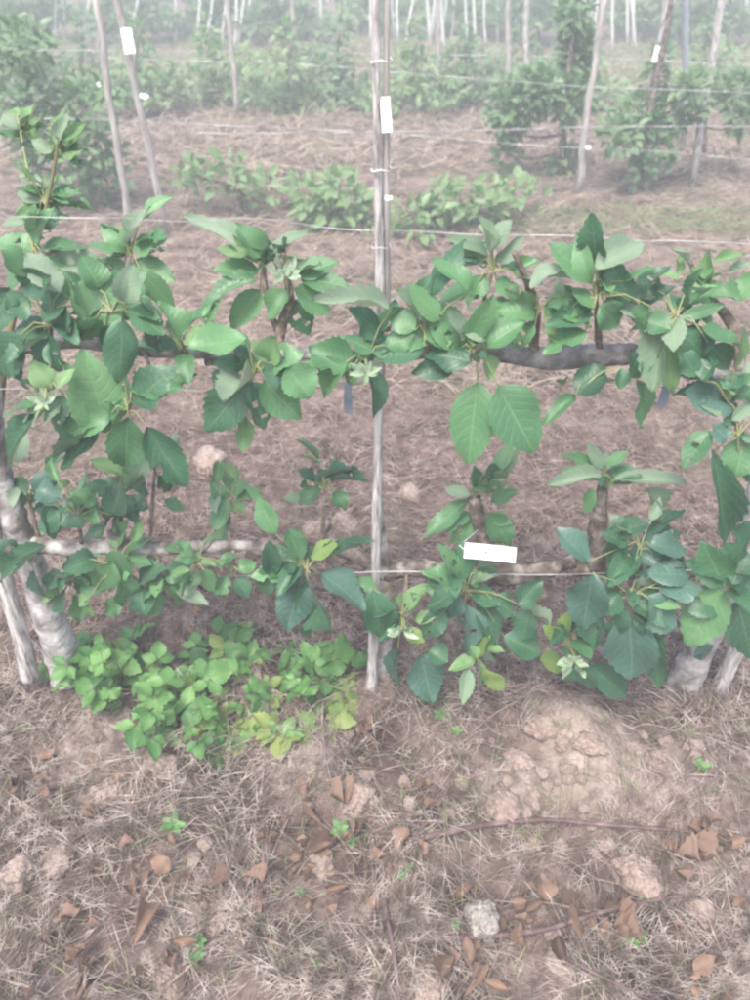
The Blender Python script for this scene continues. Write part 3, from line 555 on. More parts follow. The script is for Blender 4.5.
stake('leaning_stake', [(704, 718, -.02, 8), (716, 694, -.02, 8), (732, 660, -.02, 8), (752, 610, -.02, 9), (800, 500, -.02, 9)], M['wood'], 'grey stake leaning outward beside the right lichen-spotted trunk')

def wire(pts, r_px, label, group=None, extend=1.5, name='trellis_wire'):
    P = [at(a, b, y) for a, b, y in pts]
    d0 = (P[0]-P[1]).normalized(); d1 = (P[-1]-P[-2]).normalized()
    P = [P[0]+d0*extend]+P+[P[-1]+d1*extend]
    S = smooth_path(P, 6); k = mpp(P[1]); S = [s+Vector((0, 0, .002*math.sin(i*.8))) for i, s in enumerate(S)]
    mb = MB(); mb.tube(S, [max(.0006, r_px*k)]*len(S), 6)
    o = mb.build(name, M['wire']); return tag(o, label, 'wire', group)
wire([(-20, 568, Y0+.0), (150, 574, Y0), (280, 576, Y0), (375, 572, Y0-.02), (560, 574, Y0), (770, 568, Y0)], .55, 'lowest trellis wire of the near row, mostly hidden by leaves', 'trellis wires')
wire([(-20, 388, Y0), (200, 388, Y0), (376, 384, Y0-.022), (480, 381, Y0-.02), (600, 386, Y0), (770, 392, Y0)], .5, 'trellis wire crossing the near row just above the two hanging leaves', 'trellis wires')
wire([(-20, 214, Y0+.02), (150, 220, Y0+.02), (260, 220, Y0+.02), (376, 231, Y0+.02), (500, 234, Y0+.03), (640, 240, Y0+.03), (770, 246, Y0+.03)], .36, 'upper trellis wire of the near row passing behind the leaf tips', 'trellis wires')

def tag_plate(name, c_px, Y, w, h, tilt, label, marks=False, face=None, thick=.0012, hole=True):
    c = at(*c_px, Y); k = mpp(c)
    nrm = ((CAMP-c).normalized()+Vector((0, 0, .6))).normalized() if face is None else face.normalized()
    ax = Vector((1, 0, 0)); ax = (ax-nrm*ax.dot(nrm)).normalized(); ay = nrm.cross(ax)
    ca, sa = math.cos(R(tilt)), math.sin(R(tilt))
    ux = ax*ca - ay*sa; uy = ax*sa + ay*ca
    t = thing(name, c, label, 'tag')
    hx, hy = w*k/2, h*k/2
    mb = MB(); N = 8    # slightly bowed plate
    for j in (0, 1):
        for i in range(N+1):
            s = -1+2*i/N; bow = .05*hx*(1-s*s)
            for q in (-1, 1): mb.v.append(c+ux*(s*hx)+uy*(q*hy)+nrm*(bow+(thick if j else -thick)))
    o = lambda j, i, q: j*(2*(N+1))+i*2+q
    for i in range(N):
        mb.f += [(o(1, i, 0), o(1, i+1, 0), o(1, i+1, 1), o(1, i, 1)), (o(0, i, 0), o(0, i, 1), o(0, i+1, 1), o(0, i+1, 0)),
                 (o(0, i, 0), o(0, i+1, 0), o(1, i+1, 0), o(1, i, 0)), (o(0, i, 1), o(1, i, 1), o(1, i+1, 1), o(0, i+1, 1))]
    mb.f += [(0, 2*(N+1), 2*(N+1)+1, 1), (2*N, 2*N+1, 4*N+3, 4*N+2)]
    mb.m = [0]*len(mb.f)
    mb.build('plate', M['white'], t, smooth=False)
    return t, c, ux, uy, nrm, hx, hy
t, c, ux, uy, nn, hx, hy = tag_plate('plant_tag', (490, 553), Y0-.09, 51, 16, 8, 'white printed plastic tag lying against the low branch right of the stake')
mb = MB(); ir = random.Random(5)
for (u0, v0, w, h) in [(-.86, .50, .07, .20), (-.74, .0, .16, .09), (-.56, .0, .10, .09), (-.40, .02, .14, .09), (-.78, -.45, .10, .09), (-.62, -.45, .12, .09), (-.46, -.42, .08, .09), (-.18, .38, .10, .12), (-.05, .34, .08, .12), (.06, .36, .10, .12), (-.16, -.05, .14, .12), (.04, -.08, .10, .12), (-.12, -.5, .10, .12), (.05, -.5, .12, .12), (.50, -.78, .12, .06)]:
    mb.box(c+ux*(u0*hx)+uy*(v0*hy)+nn*(.0022+.05*hx*(1-u0*u0)), ux, uy, nn, w*hx*.42, h*hy*.8, .0004)
mb.build('print', M['ink'], t, smooth=False)
mb = MB(); e = c-ux*(hx*.95); mb.tube([e, e-ux*.012+uy*.008, at(478, 530, Y0-.02)], [.001]*3, 5); mb.build('tie', M['white'], t)
tag_plate('stake_tag', (386, 115), Y0-.014, 9.5, 36, -4, 'narrow upright white tag on the thin cane by the middle stake')
def clip(px, py, Y, s, label, mat='white', name='wire_clip'):
    c = at(px, py, Y); k = mpp(c)*s; t = thing(name, c, label, 'clip')
    mb = MB(); n = (CAMP-c).normalized(); ax = Vector((1, 0, 0)); ay = n.cross(ax).normalized()
    r = random.Random(int(px*7+py))
    P = [c-n*.004+ax*(k*math.cos(a)*.5)+ay*(k*math.sin(a)*.35) for a in [i*math.pi*1.7/9 for i in range(10)]]
    mb.tube(P, [k*.10]*10, 5); mb.build('loop', M[mat], t)
    for q in range(2):
        u = (ax*r.uniform(.6, 1)+ay*r.uniform(-.6, .6)+n*r.uniform(-.5, .5)).normalized(); w = n.cross(u).normalized()
        mb = MB(); mb.box(c+ax*(r.uniform(-.4, .4)*k)+ay*(r.uniform(-.6, .3)*k)+n*(.002+.002*q), u, w, u.cross(w), k*r.uniform(.5, .8), k*r.uniform(.3, .5), .0008); mb.build('tab', M[mat], t, smooth=False)
clip(388, 199, Y0-.012, 5, 'small white clip on the thin cane halfway below its tag')
def strip_clip(px, py, w, h, Y, tilt, label):
    c = at(px, py, Y); k = mpp(c); t = thing('wire_clip', c, label, 'clip', 'grey wire clips')
    n = (CAMP-c).normalized(); ax = Vector((1, 0, 0)); ax = (ax-n*ax.dot(n)).normalized(); ay = n.cross(ax)
    ux = ax*math.cos(R(tilt))+ay*math.sin(R(tilt)); uy = ay*math.cos(R(tilt))-ax*math.sin(R(tilt))
    mb = MB(); mb.box(c, ux, uy, n, w*k/2, h*k/2, .002); mb.build('strip', M['plastic'], t, smooth=False)
    mb = MB(); q = c+uy*(h*k/2); mb.tube([q+n*.003+uy*(.008*math.sin(a))+n*(.006*math.cos(a)) for a in [i*math.pi/6 for i in range(9)]], [.0015]*9, 5); mb.build('hook', M['plastic'], t)
strip_clip(348, 398, 8, 32, Y0-.01, 0, 'grey plastic strip hanging from the wire left of the middle stake')
strip_clip(664, 397, 9, 20, Y0-.01, -14, 'small blue-grey plastic strip hanging from the wire at right')

# ------------------------------------------------------------------ back rows
fr = random.Random(21)
def far_leaf_clump(mb_v, mb_f, uvs, C, rad, n, size, up=0.0, rng=fr):
    for _ in range(n):
        while True:
            q = Vector((rng.uniform(-1, 1), rng.uniform(-1, 1), rng.uniform(-1, 1)))
            if .12 < q.length < 1: break
        p = C+Vector((q.x*rad[0], q.y*rad[1], q.z*rad[2]))
        d = (q*.8+Vector((rng.uniform(-.7, .7), rng.uniform(-.9, .4), rng.uniform(-.6, .5)+up))).normalized()
        n0 = Vector((rng.uniform(-.6, .6), rng.uniform(-.9, .1), 1)); X = d.cross(n0)
        if X.length < .05: continue
        X.normalize(); nn = X.cross(d)
        L = size*rng.uniform(.6, 1.2); W = L*rng.uniform(.24, .34); k = len(mb_v)
        mb_v += [p, p+d*(L*.35)+X*W+nn*(.12*L), p+d*(L*.42), p+d*(L*.35)-X*W+nn*(.12*L), p+d*(L*.75)+X*(W*.7)+nn*(.02*L), p+d*(L*.75)-X*(W*.7)+nn*(.02*L), p+d*L-nn*(.15*L)]
        uvs += [(.5, 0), (1, .35), (.5, .42), (0, .35), (1, .75), (0, .75), (.5, 1)]
        mb_f += [(k, k+2, k+1), (k, k+3, k+2), (k+2, k+4, k+1), (k+2, k+3, k+5), (k+2, k+6, k+4), (k+2, k+5, k+6)]
def far_tree(label, trunk, clumps, Y, group, light=False, size=.075, trunk_r=.022, twigs=True):
    """trunk: px list; clumps: (px, py, rx_px, ry_px, n)"""
    T = [at(a, b, Y) for a, b in trunk]
    base = T[0].copy(); t = thing('apple_tree', base, label, 'apple tree', group)
    S = smooth_path(T, 5); n = len(S)
    mb = MB(); mb.tube(S, [trunk_r*(1.1-.65*i/(n-1)) for i in range(n)], 8, 0, .12, fr); mb.build('trunk', M['bark'], t)
    V = []; F = []; U = []
    for (px, py, rx, ry, cnt) in clumps:
        C = at(px, py, Y+fr.uniform(-.12, .12)); k = mpp(C)
        far_leaf_clump(V, F, U, C, (rx*k, min(rx*k, .28), ry*k), cnt, size, .15)
        q = min(S, key=lambda s: (s-C).length+abs(s.z-C.z)*.5)
        P = smooth_path([q, (q+C)*.5+Vector((0, 0, -.03)), C], 3); lb = MB(); lb.tube(P, [trunk_r*.45*(1-.5*i/(len(P)-1)) for i in range(len(P))], 5, 0, .1, fr); lb.build('limb', M['bark'], t)
    me = bpy.data.meshes.new('foliage'); me.from_pydata(V, [], F); ul = me.uv_layers.new(name='UVMap')
    ul.data.foreach_set('uv', [c for lp in me.loops for c in U[lp.vertex_index]])
    me.materials.append(M['far_leaf_light' if light else 'far_leaf']); me.update()
    o = link('foliage', me, t); o['kind'] = 'stuff'
    return t
g2 = 'apple trees in the second row'; g3 = 'apple trees in the third row'; g4 = 'apple trees in the far rows'
Y2 = 4.6; Y3 = 7.2; Y4 = 11.0; Y5 = 15.5
far_tree('hazy bushy apple tree behind the left edge stakes', [(30, 225), (35, 150), (25, 60)], [(60, 150, 45, 35, 260), (20, 100, 40, 40, 260), (100, 165, 30, 30, 140), (20, 45, 30, 22, 120), (90, 105, 28, 25, 120)], Y2, g2)
far_tree('low bright apple bush with fanned leaves left of the middle stake', [(336, 240), (336, 200)], [(332, 204, 40, 15, 120), (365, 214, 26, 10, 40), (305, 192, 22, 14, 40), (340, 185, 14, 12, 26)], Y2-.3, g2, True, .085)
far_tree('small sparse apple bush left of the low fanned bush', [(240, 215), (238, 180)], [(215, 180, 40, 12, 55), (262, 188, 34, 12, 50), (235, 168, 26, 8, 24), (190, 172, 14, 12, 20)], Y2-.1, g2, True, .08)
far_tree('low apple bush just right of the middle stake', [(428, 248), (428, 212)], [(424, 218, 30, 16, 70), (400, 235, 16, 10, 22), (440, 198, 18, 10, 26)], Y2-.4, g2, True, .08)
far_tree('wide low apple bush with drooping leaves right of centre', [(478, 240), (478, 205)], [(470, 196, 42, 11, 80), (518, 192, 34, 9, 45), (492, 210, 26, 8, 34), (450, 205, 24, 12, 34)], Y2-.25, g2, True, .08)
far_tree('dark bushy apple tree with hanging leaves on a leaning trunk at right', [(640, 178), (650, 110), (668, 25), (672, -20)], [(640, 118, 26, 22, 220), (676, 108, 26, 20, 170), (654, 148, 20, 20, 110), (642, 172, 8, 12, 40), (620, 135, 20, 14, 80), (660, 65, 10, 20, 50), (690, 85, 14, 10, 50)], Y2+.3, g2)
far_tree('apple tree cut by the right edge behind the leaning grey trunk', [(703, 152), (706, 100), (720, 10)], [(738, 92, 16, 20, 120), (742, 122, 12, 12, 60), (715, 90, 14, 12, 50)], Y2+.5, g2)
far_tree('tall leafy apple tree growing up right of centre', [(562, 175), (566, 100), (575, 20)], [(577, 60, 17, 30, 260), (566, 100, 26, 20, 190), (535, 90, 22, 22, 170), (574, 15, 15, 22, 120), (566, 162, 14, 14, 60), (506, 155, 12, 12, 45), (512, 105, 22, 26, 170), (508, 130, 14, 10, 50)], Y2+.6, g2)
for i in range(12):
    x = 15+i*64+fr.uniform(-16, 16); y = 92+fr.uniform(-8, 10)
    if 640 < x < 690: continue
    far_tree('leafy apple tree of the third row, %s from the left' % ORD(i), [(x, 128), (x+2, 90), (x+4, 40)], [(x-18, y+fr.uniform(-14, 8), 36, 12, 170), (x+20, y+fr.uniform(-14, 8), 36, 12, 170), (x+fr.uniform(-14, 14), y-32+fr.uniform(-12, 10), 32, 11, 130), (x+fr.uniform(-24, 24), y+8, 24, 9, 60), (x+fr.uniform(-8, 8), y-55, 9, 18, 40)], Y3+fr.uniform(-.3, .3), g3, fr.random() < .4, .075)
for i in range(9):
    x = 20+i*88+fr.uniform(-20, 20); o = ['first', 'second', 'third', 'fourth', 'fifth', 'sixth', 'seventh', 'eighth', 'ninth'][i]
    far_tree('hazy far-row apple tree along the top edge, %s from the left' % o, [(x, 52), (x+2, 20), (x+3, -30)], [(x-18, 20+fr.uniform(-8, 5), 32, 10, 300), (x+20, 18+fr.uniform(-8, 5), 32, 10, 300), (x, -8, 30, 14, 260)], Y4+fr.uniform(-.5, .5), g4, fr.random() < .4, .10)
for i in range(12):
    x = -40+i*75+fr.uniform(-20, 20); o = ['first', 'second', 'third', 'fourth', 'fifth', 'sixth', 'seventh', 'eighth', 'ninth', 'tenth', 'eleventh', 'twelfth'][i]
    far_tree('faint apple tree of the farthest row, %s from the left' % o, [(x, 8), (x+2, -10), (x+3, -40)], [(x-12, -8, 28, 9, 260), (x+14, -10, 28, 9, 260), (x, -30, 24, 12, 160)], Y5+fr.uniform(-.5, .5), g4, fr.random() < .4, .11)

def far_pole(px0, py0, px1, py1, Y, r, mat, label, name='cane', cat='cane', group=None, Y1=None):
    a = at(px0, py0, Y); b = at(px1, py1, Y if Y1 is None else Y1)
    if b.z < a.z+.9: b = a+(b-a)*(1.0+.9/max(.1, (b-a).length))
    a.z = min(a.z, gz(a.x, a.y))-.02
    t = thing(name, a, label, cat, group)
    S = [a+(b-a)*(i/8)+Vector((fr.uniform(-1, 1), fr.uniform(-1, 1), 0))*(r*.5) for i in range(9)]
    mb = MB(); mb.tube(S, [r*(1.08-.18*i/8) for i in range(9)], 7, 0, .06, fr); mb.build('shaft', M[mat], t)
    mb = MB(); mb.tube([b, b+(b-a).normalized()*r*.8], [r*.8, r*.35], 7); mb.build('tip', M[mat], t)
    return t
far_pole(125, 208, 93, -15, Y2-.6, .017, 'cane', 'left of two leaning pale stakes in the upper left', 'leaning_cane')
far_pole(166, 222, 122, 20, Y2-.5, .017, 'cane', 'right of two leaning pale stakes in the upper left, bearing a white tag', 'leaning_cane')
far_pole(579, 186, 606, -20, Y2+.1, .020, 'cane', 'leaning grey stake with a white clip right of centre in the second row', 'leaning_cane')
far_pole(693, 112, 692, -25, Y2+1.2, .022, 'metal', 'straight blue-grey metal post in the upper right', 'metal_post', 'post')
far_pole(700, 150, 722, 8, Y2+.4, .022, 'wood', 'leaning weathered stake beside the tree at the right edge', 'leaning_stake', 'stake')
far_pole(654, 112, 671, -15, Y2+.4, .018, 'wood', 'leaning stake inside the dark tree at right with a white clip', 'leaning_stake', 'stake')
far_pole(508, 108, 510, -20, Y3-.4, .019, 'cane', 'upright grey stake in the third row right of centre', 'upright_cane')
far_pole(527, 120, 528, -20, Y3-.6, .022, 'wood', 'dark upright stake next to the grey third-row stake', 'upright_stake', 'stake')
far_pole(437, 100, 438, -20, Y3, .022, 'cane', 'pale upright stake right of the middle stake in the third row', 'upright_cane')
far_pole(238, 118, 232, 55, Y3-.3, .020, 'cane', 'short pale stake in the third row on the left', 'upright_cane')
far_pole(300, 110, 295, 30, Y3, .019, 'cane', 'pale stake behind the low fanned bush in the third row', 'upright_cane')
for i, px in enumerate(sorted(fr.uniform(5, 745) for _ in range(98))):
    py = fr.choice((fr.uniform(40, 62), fr.uniform(40, 62), fr.uniform(4, 20)))
    Y = Y4 if py > 30 else Y5
    far_pole(px, py, px+fr.uniform(-6, 10), py-fr.uniform(46, 70), Y+fr.uniform(-.3, .3), .014 if py > 30 else .018, 'canewhite', 'thin whitish cane in the hazy far rows, %s from the left' % ORD(i), 'far_cane', 'cane', 'whitish canes in the far rows')
tag_plate('stake_tag', (128, 41), Y2-.55, 10, 25, -10, 'bright white tag near the top of the leaning stake in the upper left')
tag_plate('stake_tag', (658, 54), Y2+.35, 8, 16, 12, 'small white tag on the leaning stake inside the dark tree at right')
tag_plate('stake_tag', (386, -30), Y0-.014, 6, 10, 0, 'unseen') if False else None
clip(145, 97, Y2-.53, 5, 'white clip on the tagged leaning stake in the upper left')
clip(587, 147, Y2+.05, 4, 'white clip where the wire meets the leaning stake right of centre')
clip(98, 84, Y2-.53, 3, 'faint white clip beside the left leaning stake in the upper left')
wire([(-30, 116, Y2-.3), (150, 122, Y2-.3), (375, 133, Y2-.2), (560, 147, Y2), (640, 150, Y2), (780, 163, Y2)], .42, 'second-row wire sloping down to the right across the clipped stake', 'trellis wires', 3)
wire([(-30, 131, Y2-.1), (200, 133, Y2-.1), (385, 132, Y2-.1), (560, 128, Y2), (680, 126, Y2), (780, 127, Y2)], .42, 'level second-row wire passing the foot of the white cane tag', 'trellis wires', 3)
wire([(-30, 54, Y2), (120, 58, Y2), (320, 66, Y2), (465, 78, Y2), (600, 87, Y2), (780, 94, Y2)], .36, 'upper second-row wire running behind the tall leafy tree', 'trellis wires', 3)
wire([(-30, 92, Y3), (200, 90, Y3), (400, 94, Y3), (560, 100, Y3), (780, 104, Y3)], .3, 'lower third-row wire among the hazy leaves', 'trellis wires', 3)
wire([(-30, 50, Y3), (300, 52, Y3), (590, 58, Y3), (780, 66, Y3)], .3, 'upper third-row wire close to the hazy far grass', 'trellis wires', 3)

# ------------------------------------------------------------------ bramble clumps
br = random.Random(11)
def bramble(label, root_px, poly, n, kinds, size, hgt, yell=0.0):
    base = G(*root_px); t = thing('bramble', base, label, 'bramble', 'brambles under the near row')
    cnt = 0
    for i in range(n):
        cx, cy, rx, ry = br.choice(poly)
        a = br.uniform(0, 6.28); q = math.sqrt(br.random())
        px, py = cx+rx*q*math.cos(a), cy+ry*q*math.sin(a)
        g = G(px, py); h = hgt*br.uniform(.15, 1.0)*(1-.5*q)
        C = at(px, py, g.y-h*.62); C.z = max(C.z, gz(C.x, C.y)+.015)
        mb = MB(); P = smooth_path([base+Vector((br.uniform(-.04, .04), br.uniform(-.03, .03), -.01)) if br.random() < .4 else Vector((C.x+br.uniform(-.05, .05), C.y+br.uniform(0, .06), gz(C.x, C.y)-.005)), (base+C)*.5*0+C+Vector((br.uniform(-.02, .02), .02, -.03)), C], 3)
        mb.tube(P, [.0016]*len(P), 4, 0, 0, br); s = mb.build('stem', M['stem'], t)
        k = mpp(C); L0 = size*k*br.uniform(.45, 1.2); th = br.uniform(0, 6.28); kind = br.choice(kinds)
        up = Vector((br.uniform(-.7, .7), br.uniform(-.9, .2), 1)).normalized()
        e1 = Vector((math.cos(th), math.sin(th), br.uniform(-.25, .15))); e1 = (e1-up*e1.dot(up)).normalized(); e2 = up.cross(e1)
        for da, ls in ((0, 1.1), (1.25, .85), (-1.25, .85)):
            d = e1*math.cos(da)+e2*math.sin(da)+Vector((0, 0, br.uniform(-.25, .1)))
            B = C+d*(L0*.08); place_leaf(kind, B, B+d*(L0*ls), L0*ls*br.uniform(.62, .75), up+Vector((br.uniform(-.2, .2), br.uniform(-.2, .2), 0)), s, rng=br)
    return t
bramble('bright green bramble clump below the left whitewashed trunk', (130, 690), [(115, 668, 62, 30), (150, 690, 60, 38), (170, 715, 40, 30), (110, 655, 35, 22), (185, 690, 35, 40), (70, 668, 25, 14)], 66, ['bramble', 'bramble', 'bramble', 'bramble_dark', 'bramble'], 25, .26)
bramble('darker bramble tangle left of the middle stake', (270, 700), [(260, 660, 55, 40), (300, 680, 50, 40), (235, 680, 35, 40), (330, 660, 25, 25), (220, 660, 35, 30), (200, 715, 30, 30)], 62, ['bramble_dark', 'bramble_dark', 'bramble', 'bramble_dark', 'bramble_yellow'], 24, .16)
bramble('yellowing bramble shoots creeping over the straw', (285, 735), [(300, 712, 60, 30), (210, 735, 35, 18), (345, 705, 25, 20), (250, 730, 40, 16), (335, 690, 35, 25)], 36, ['bramble_yellow', 'bramble_yellow', 'bramble'], 21, .05)

# ------------------------------------------------------------------ dead leaves, clods, twigs, seedlings
dr = random.Random(17)
spots = [(700, 850, 45, 40, 26), (330, 850, 60, 55, 38), (525, 910, 50, 35, 26), (150, 885, 60, 25, 14), (95, 965, 90, 40, 20), (600, 920, 60, 30, 16), (470, 965, 60, 30, 12), (370, 740, 20, 12, 5), (170, 610, 40, 22, 16),
         (55, 770, 25, 15, 4), (105, 830, 60, 60, 12), (700, 985, 50, 20, 9), (420, 800, 20, 25, 4), (250, 900, 60, 60, 18), (20, 810, 25, 30, 4), (410, 850, 40, 40, 6)]
places = ['at the right end of the long twig', 'in the cluster left of the bottom centre', 'right of the upright stone', 'in the lower left by the grass', 'in the bottom left corner', 'under the curved twig', 'at the bottom below the stone', 'at the foot of the middle stake',
          'in the brown pile behind the bright brambles', 'at the left edge below the split stake', 'left of the fanning grass', 'in the bottom right corner', 'left of the pale mound', 'between the two lower left clusters', 'at the far left edge', 'left of the long twig']
for (cx, cy, rx, ry, n), place in zip(spots, places):
    LV = []
    for i in range(n):
        px, py = cx+rx*dr.gauss(0, .5), cy+ry*dr.gauss(0, .5)
        g = G(px, py); L = dr.choice((dr.uniform(.014, .026), dr.uniform(.026, .050))); th = dr.uniform(0, 6.28)
        d = Vector((math.cos(th), math.sin(th), dr.uniform(-.2, .55))).normalized()
        B = g+Vector((0, 0, dr.uniform(.010, .026)))
        o = place_leaf('dead', B, B+d*L, L*dr.uniform(.6, 1.2), Vector((dr.uniform(-.9, .9), dr.uniform(-.9, .6), 1)), None, 'dry_leaf', rng=dr)
        LV.append((px, o))
    for i, (px, o) in enumerate(sorted(LV, key=lambda q: q[0])): tag(o, 'brown dry leaf, %s from left among those %s' % (ORD(i), place), 'dry leaf', 'dry fallen leaves')
def clod_mesh(name, mat, seed, sub=4):
    import bmesh
    bm = bmesh.new(); bmesh.ops.create_icosphere(bm, subdivisions=sub, radius=1)
    for v in bm.verts:
        n = noise.noise(v.co*1.3+Vector((seed*7.1, 0, 0)))*.35+noise.noise(v.co*3.1+Vector((0, seed*3.3, 0)))*.24+noise.noise(v.co*6+Vector((0, 0, seed)))*.16+noise.noise(v.co*13+Vector((0, 0, seed)))*.08
        v.co *= 1+n
    me = bpy.data.meshes.new(name); bm.to_mesh(me); bm.free(); me.materials.append(mat)
    me.polygons.foreach_set('use_smooth', [True]*len(me.polygons)); return me
CL = [clod_mesh('soil_clod', M['clod'], s) for s in range(5)]
def clod(px, py, w, h, label, group=None, me=None, name='soil_clod', cat='soil clod', sink=.25):
    g = G(px, py+h*.3); k = mpp(g); o = link(name, me or dr.choice(CL)); rx = w*k/2; rz = h*k/2
    o.location = g+Vector((0, 0, rz*(1-2*sink))); o.scale = (rx, (rx+rz)/2, rz); o.rotation_euler = (dr.uniform(-.2, .2), dr.uniform(-.2, .2), dr.uniform(0, 6.28) if group else 0)
    return tag(o, label, cat, group)
clod(481, 914, 30, 46, 'pale grey stone standing upright among the dry leaves', None, clod_mesh('stone', M['stone'], 11), 'stone', 'stone', .15)
BIG = []
for (px, py, w, h) in [(545, 722, 40, 20), (590, 740, 30, 16), (520, 758, 34, 18), (505, 800, 44, 26), (357, 790, 34, 34), (60, 855, 36, 22), (638, 868, 48, 34), (170, 975, 34, 26), (215, 915, 34, 22), (322, 858, 30, 20), (410, 490, 24, 18), (262, 545, 30, 20), (20, 865, 36, 30),
                       (430, 985, 40, 20), (110, 790, 40, 20), (160, 760, 40, 18), (560, 960, 34, 16), (700, 905, 28, 18), (345, 520, 30, 20), (210, 455, 34, 26), (315, 525, 26, 20)]:
    BIG.append((px, clod(px, py, w, h, 'clod', 'dry soil clods', sink=.42)))
for i, (px, o) in enumerate(sorted(BIG, key=lambda q: q[0])): o['label'] = 'large pale soil clod half sunk in the ground, %s from the left' % ORD(i)
CR = []
for i in range(96):
    px, py = dr.uniform(0, 750), dr.uniform(720, 1000)
    if dr.random() < .4: px, py = dr.gauss(580, 70), dr.gauss(770, 40)
    s = dr.uniform(7, 17); CR.append((px, clod(px, py, s, s*.7, 'crumb', 'small dry soil crumbs', sink=.3)))
for i, (px, o) in enumerate(sorted(CR, key=lambda q: q[0])): o['label'] = 'small pale crumb of dry soil in the foreground, %s from the left' % ORD(i)
def ground_twig(pts, r, label, side=()):
    P = [G(a, b)+Vector((0, 0, .016+h)) for a, b, h in pts]; t = thing('pruned_twig', P[0], label, 'twig')
    S = smooth_path(P, 6); n = len(S); k = mpp(P[0])
    mb = MB(); mb.tube(S, [r*k*(1.1-.6*i/(n-1))*(1.25 if i % 7 == 3 else 1) for i in range(n)], 7, 0, .1, dr); mb.build('shaft', M['prune'], t)
    for i in range(3, n-2, 6):
        mb = MB(); d = Vector((dr.uniform(-1, 1), dr.uniform(-1, 1), .6)).normalized(); mb.tube([S[i], S[i]+d*.006, S[i]+d*.010], [r*k*.6, r*k*.5, .0004], 5); mb.build('bud', M['prune'], t)
ground_twig([(425, 842, 0), (480, 834, .012), (540, 829, .014), (610, 834, .012), (692, 838, .004)], 3.0, 'long pinkish pruned twig lying across the soil at right')
ground_twig([(405, 944, 0), (470, 944, .008), (540, 938, .012), (600, 920, .014), (660, 906, .012), (690, 902, .004)], 3.2, 'curved pinkish pruned twig below the upright stone')
ground_twig([(384, 905, .0), (390, 940, .01), (396, 975, .01), (400, 1015, .0)], 2.8, 'dark pruned twig pointing down out of the bottom edge')
ground_twig([(560, 960, .0), (600, 985, .012), (660, 1010, .0)], 2.0, 'dull pruned twig near the bottom right edge')
def seedling(px, py, s, label_grp, n=5):
    g = G(px, py); k = mpp(g); t = thing('seedling', g, label_grp, 'weed', 'tiny weed seedlings')
    top = g+Vector((0, 0, s*k*.5)); mb = MB(); mb.tube([g-Vector((0, 0, .005)), top], [.001, .0008], 5); st = mb.build('stem', M['petiole'], t)
    for i in range(n):
        a = i*6.28/n+dr.uniform(-.4, .4); d = Vector((math.cos(a), math.sin(a), dr.uniform(.1, .6))).normalized(); L = s*k*dr.uniform(.6, 1)
        place_leaf('bramble', top, top+d*L, L*.55, Vector((0, -.2, 1)), st, rng=dr)
SEED = [(200, 945, 16), (195, 962, 14), (340, 835, 16), (352, 845, 12), (260, 918, 8), (318, 966, 8), (402, 878, 9), (410, 870, 8), (632, 945, 12), (640, 940, 10), (175, 830, 16), (300, 895, 9), (455, 928, 8), (700, 770, 12), (225, 755, 14), (440, 720, 14), (430, 705, 18), (455, 735, 10)]
for i, (px, py, s) in enumerate(sorted(SEED)):
    seedling(px, py, s, 'tiny green weed seedling on the foreground soil, %s from the left' % ORD(i))

# ------------------------------------------------------------------ straw and grass
gr = random.Random(29)
def straws(name, n, area, length, rad, lift, mat, label, cat, accept=None, flat=.8, tuft=0, sides=3):
    mb = MB(); made = 0; tries = 0
    while made < n and tries < n*6:
        tries += 1
        px, py = gr.uniform(area[0], area[1]), gr.uniform(area[2], area[3])
        if accept and not accept(px, py): continue
        g = G(px, py)
        for _ in range(gr.randint(max(1, tuft//2), max(1, tuft))):
            L = gr.uniform(*length); th = gr.uniform(0, 6.28)
            d = Vector((math.cos(th), math.sin(th), 0)); el = gr.uniform(0, 1)**2*(1-flat)*1.6
            side = Vector((-d.y, d.x, 0))*gr.uniform(-.25, .25)*L
            p0 = g+Vector((gr.uniform(-.015, .015), gr.uniform(-.015, .015), 0)) if tuft else g
            pts = []
            for i in range(4):
                s = i/3; q = p0+d*(L*s*math.cos(el))+side*(s*s)
                z = gz(q.x, q.y) if sides == 3 and L < .5 else p0.z
                arc = L*math.sin(el)*s*(1-.45*s)+gr.uniform(*lift)*math.sin(s*math.pi)
                q.z = max(z+.002, p0.z+arc+.002) if tuft else z+.002+max(arc, 0)+gr.uniform(0, lift[1]*.3)
                pts.append(q)
            r = gr.uniform(*rad); mb.tube(pts, [r, r, r*.8, r*.35], sides, 0, 0, gr, cap=False); made += 1
    o = mb.build(name, M[mat]); return tag(o, label, cat, None, 'stuff')
def on_mound(px, py): return (px-570)**2/95**2+(py-752)**2/48**2 < 1 or (px-505)**2/40**2+(py-800)**2/24**2 < 1
def near_ok(px, py):
    w = .42+1.5*noise.noise(Vector((px*.014, py*.020, 3)))
    for (cx, cy, rx, ry, n_) in spots[:7]:
        if n_ > 12 and (px-cx)**2/rx**2+(py-cy)**2/ry**2 < .8: w *= .22
    if on_mound(px, py): w *= .12
    return gr.random() < w
straws('dry_straw', 5200, (-60, 810, 690, 1030), (.04, .19), (.0003, .0008), (.0, .022), 'straw', 'dry grass straw strewn over the foreground soil', 'straw', near_ok)
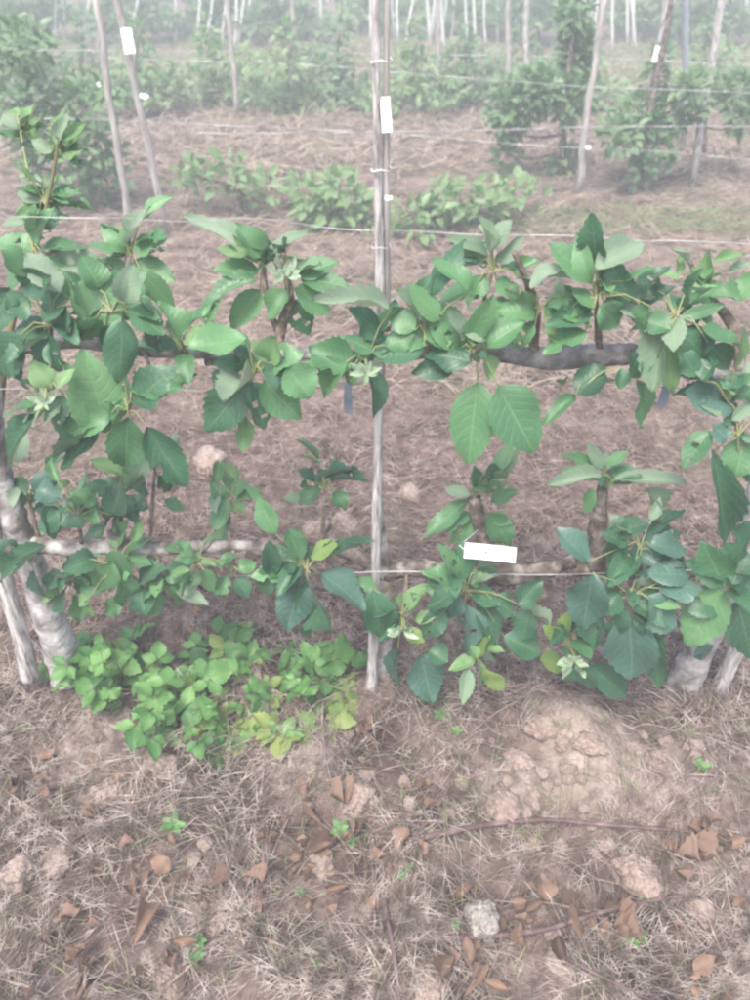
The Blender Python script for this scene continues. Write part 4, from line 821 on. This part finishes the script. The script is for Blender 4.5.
straws('dry_straw', 11000, (-60, 810, 395, 700), (.05, .20), (.0006, .0012), (.0, .02), 'strawred', 'dry straw mat lying behind the near row', 'straw', None)
straws('dry_grass', 1100, (-40, 790, 640, 740), (.06, .2), (.0006, .001), (.0, .02), 'straw', 'dry grass tufts at the feet of the near row trees', 'grass', lambda px, py: not on_mound(px, py) or gr.random() < .15, .35, 9)
straws('dry_grass', 260, (120, 260, 740, 830), (.08, .2), (.0006, .0011), (.0, .02), 'straw', 'pale dry grass blades fanning out below the brambles', 'grass', None, .4, 8)
straws('dry_grass', 9000, (-60, 810, 175, 395), (.06, .24), (.0008, .0022), (.0, .03), 'strawfar', 'dry straw on the alley between the first two rows', 'grass', None, .6, 4)
straws('dry_grass', 8000, (-60, 810, 28, 175), (.12, .32), (.002, .005), (.0, .03), 'strawfar', 'pale dry grass standing between the far rows', 'grass', None, .25, 6)
straws('green_grass', 1500, (480, 790, 208, 234), (.04, .10), (.0015, .0025), (.0, .01), 'grass', 'thin strip of short green grass behind the near row at right', 'grass', None, .2, 6)
straws('green_grass', 9000, (-40, 790, 14, 105), (.1, .26), (.003, .006), (.0, .02), 'grass', 'green grass mixed into the pale far alley', 'grass', None, .2, 6)
straws('green_grass', 500, (-20, 770, 690, 1000), (.03, .08), (.0006, .001), (.0, .01), 'grass', 'sparse green grass blades sprouting in the foreground', 'grass', None, .2, 6)

# ------------------------------------------------------------------ even haze, added to stand in for the milky lens veil
hm = bpy.data.materials.new('veil_haze'); hm.use_nodes = True; hn = hm.node_tree; hn.nodes.clear()
pv = hn.nodes.new('ShaderNodeVolumePrincipled'); pv.inputs['Density'].default_value = 0.038; pv.inputs['Color'].default_value = (.89, .96, 1.0, 1); pv.inputs['Anisotropy'].default_value = 0.0
ho = hn.nodes.new('ShaderNodeOutputMaterial'); hn.links.new(pv.outputs[0], ho.inputs['Volume'])
mb = MB(); mb.box((0, 65, .75), Vector((1, 0, 0)), Vector((0, 1, 0)), Vector((0, 0, 1)), 115, 90, 2.0)
hz = mb.build('haze', hm, None, False); tag(hz, 'pale thin haze added to stand in for the milky lens veil', None, None, 'stuff')
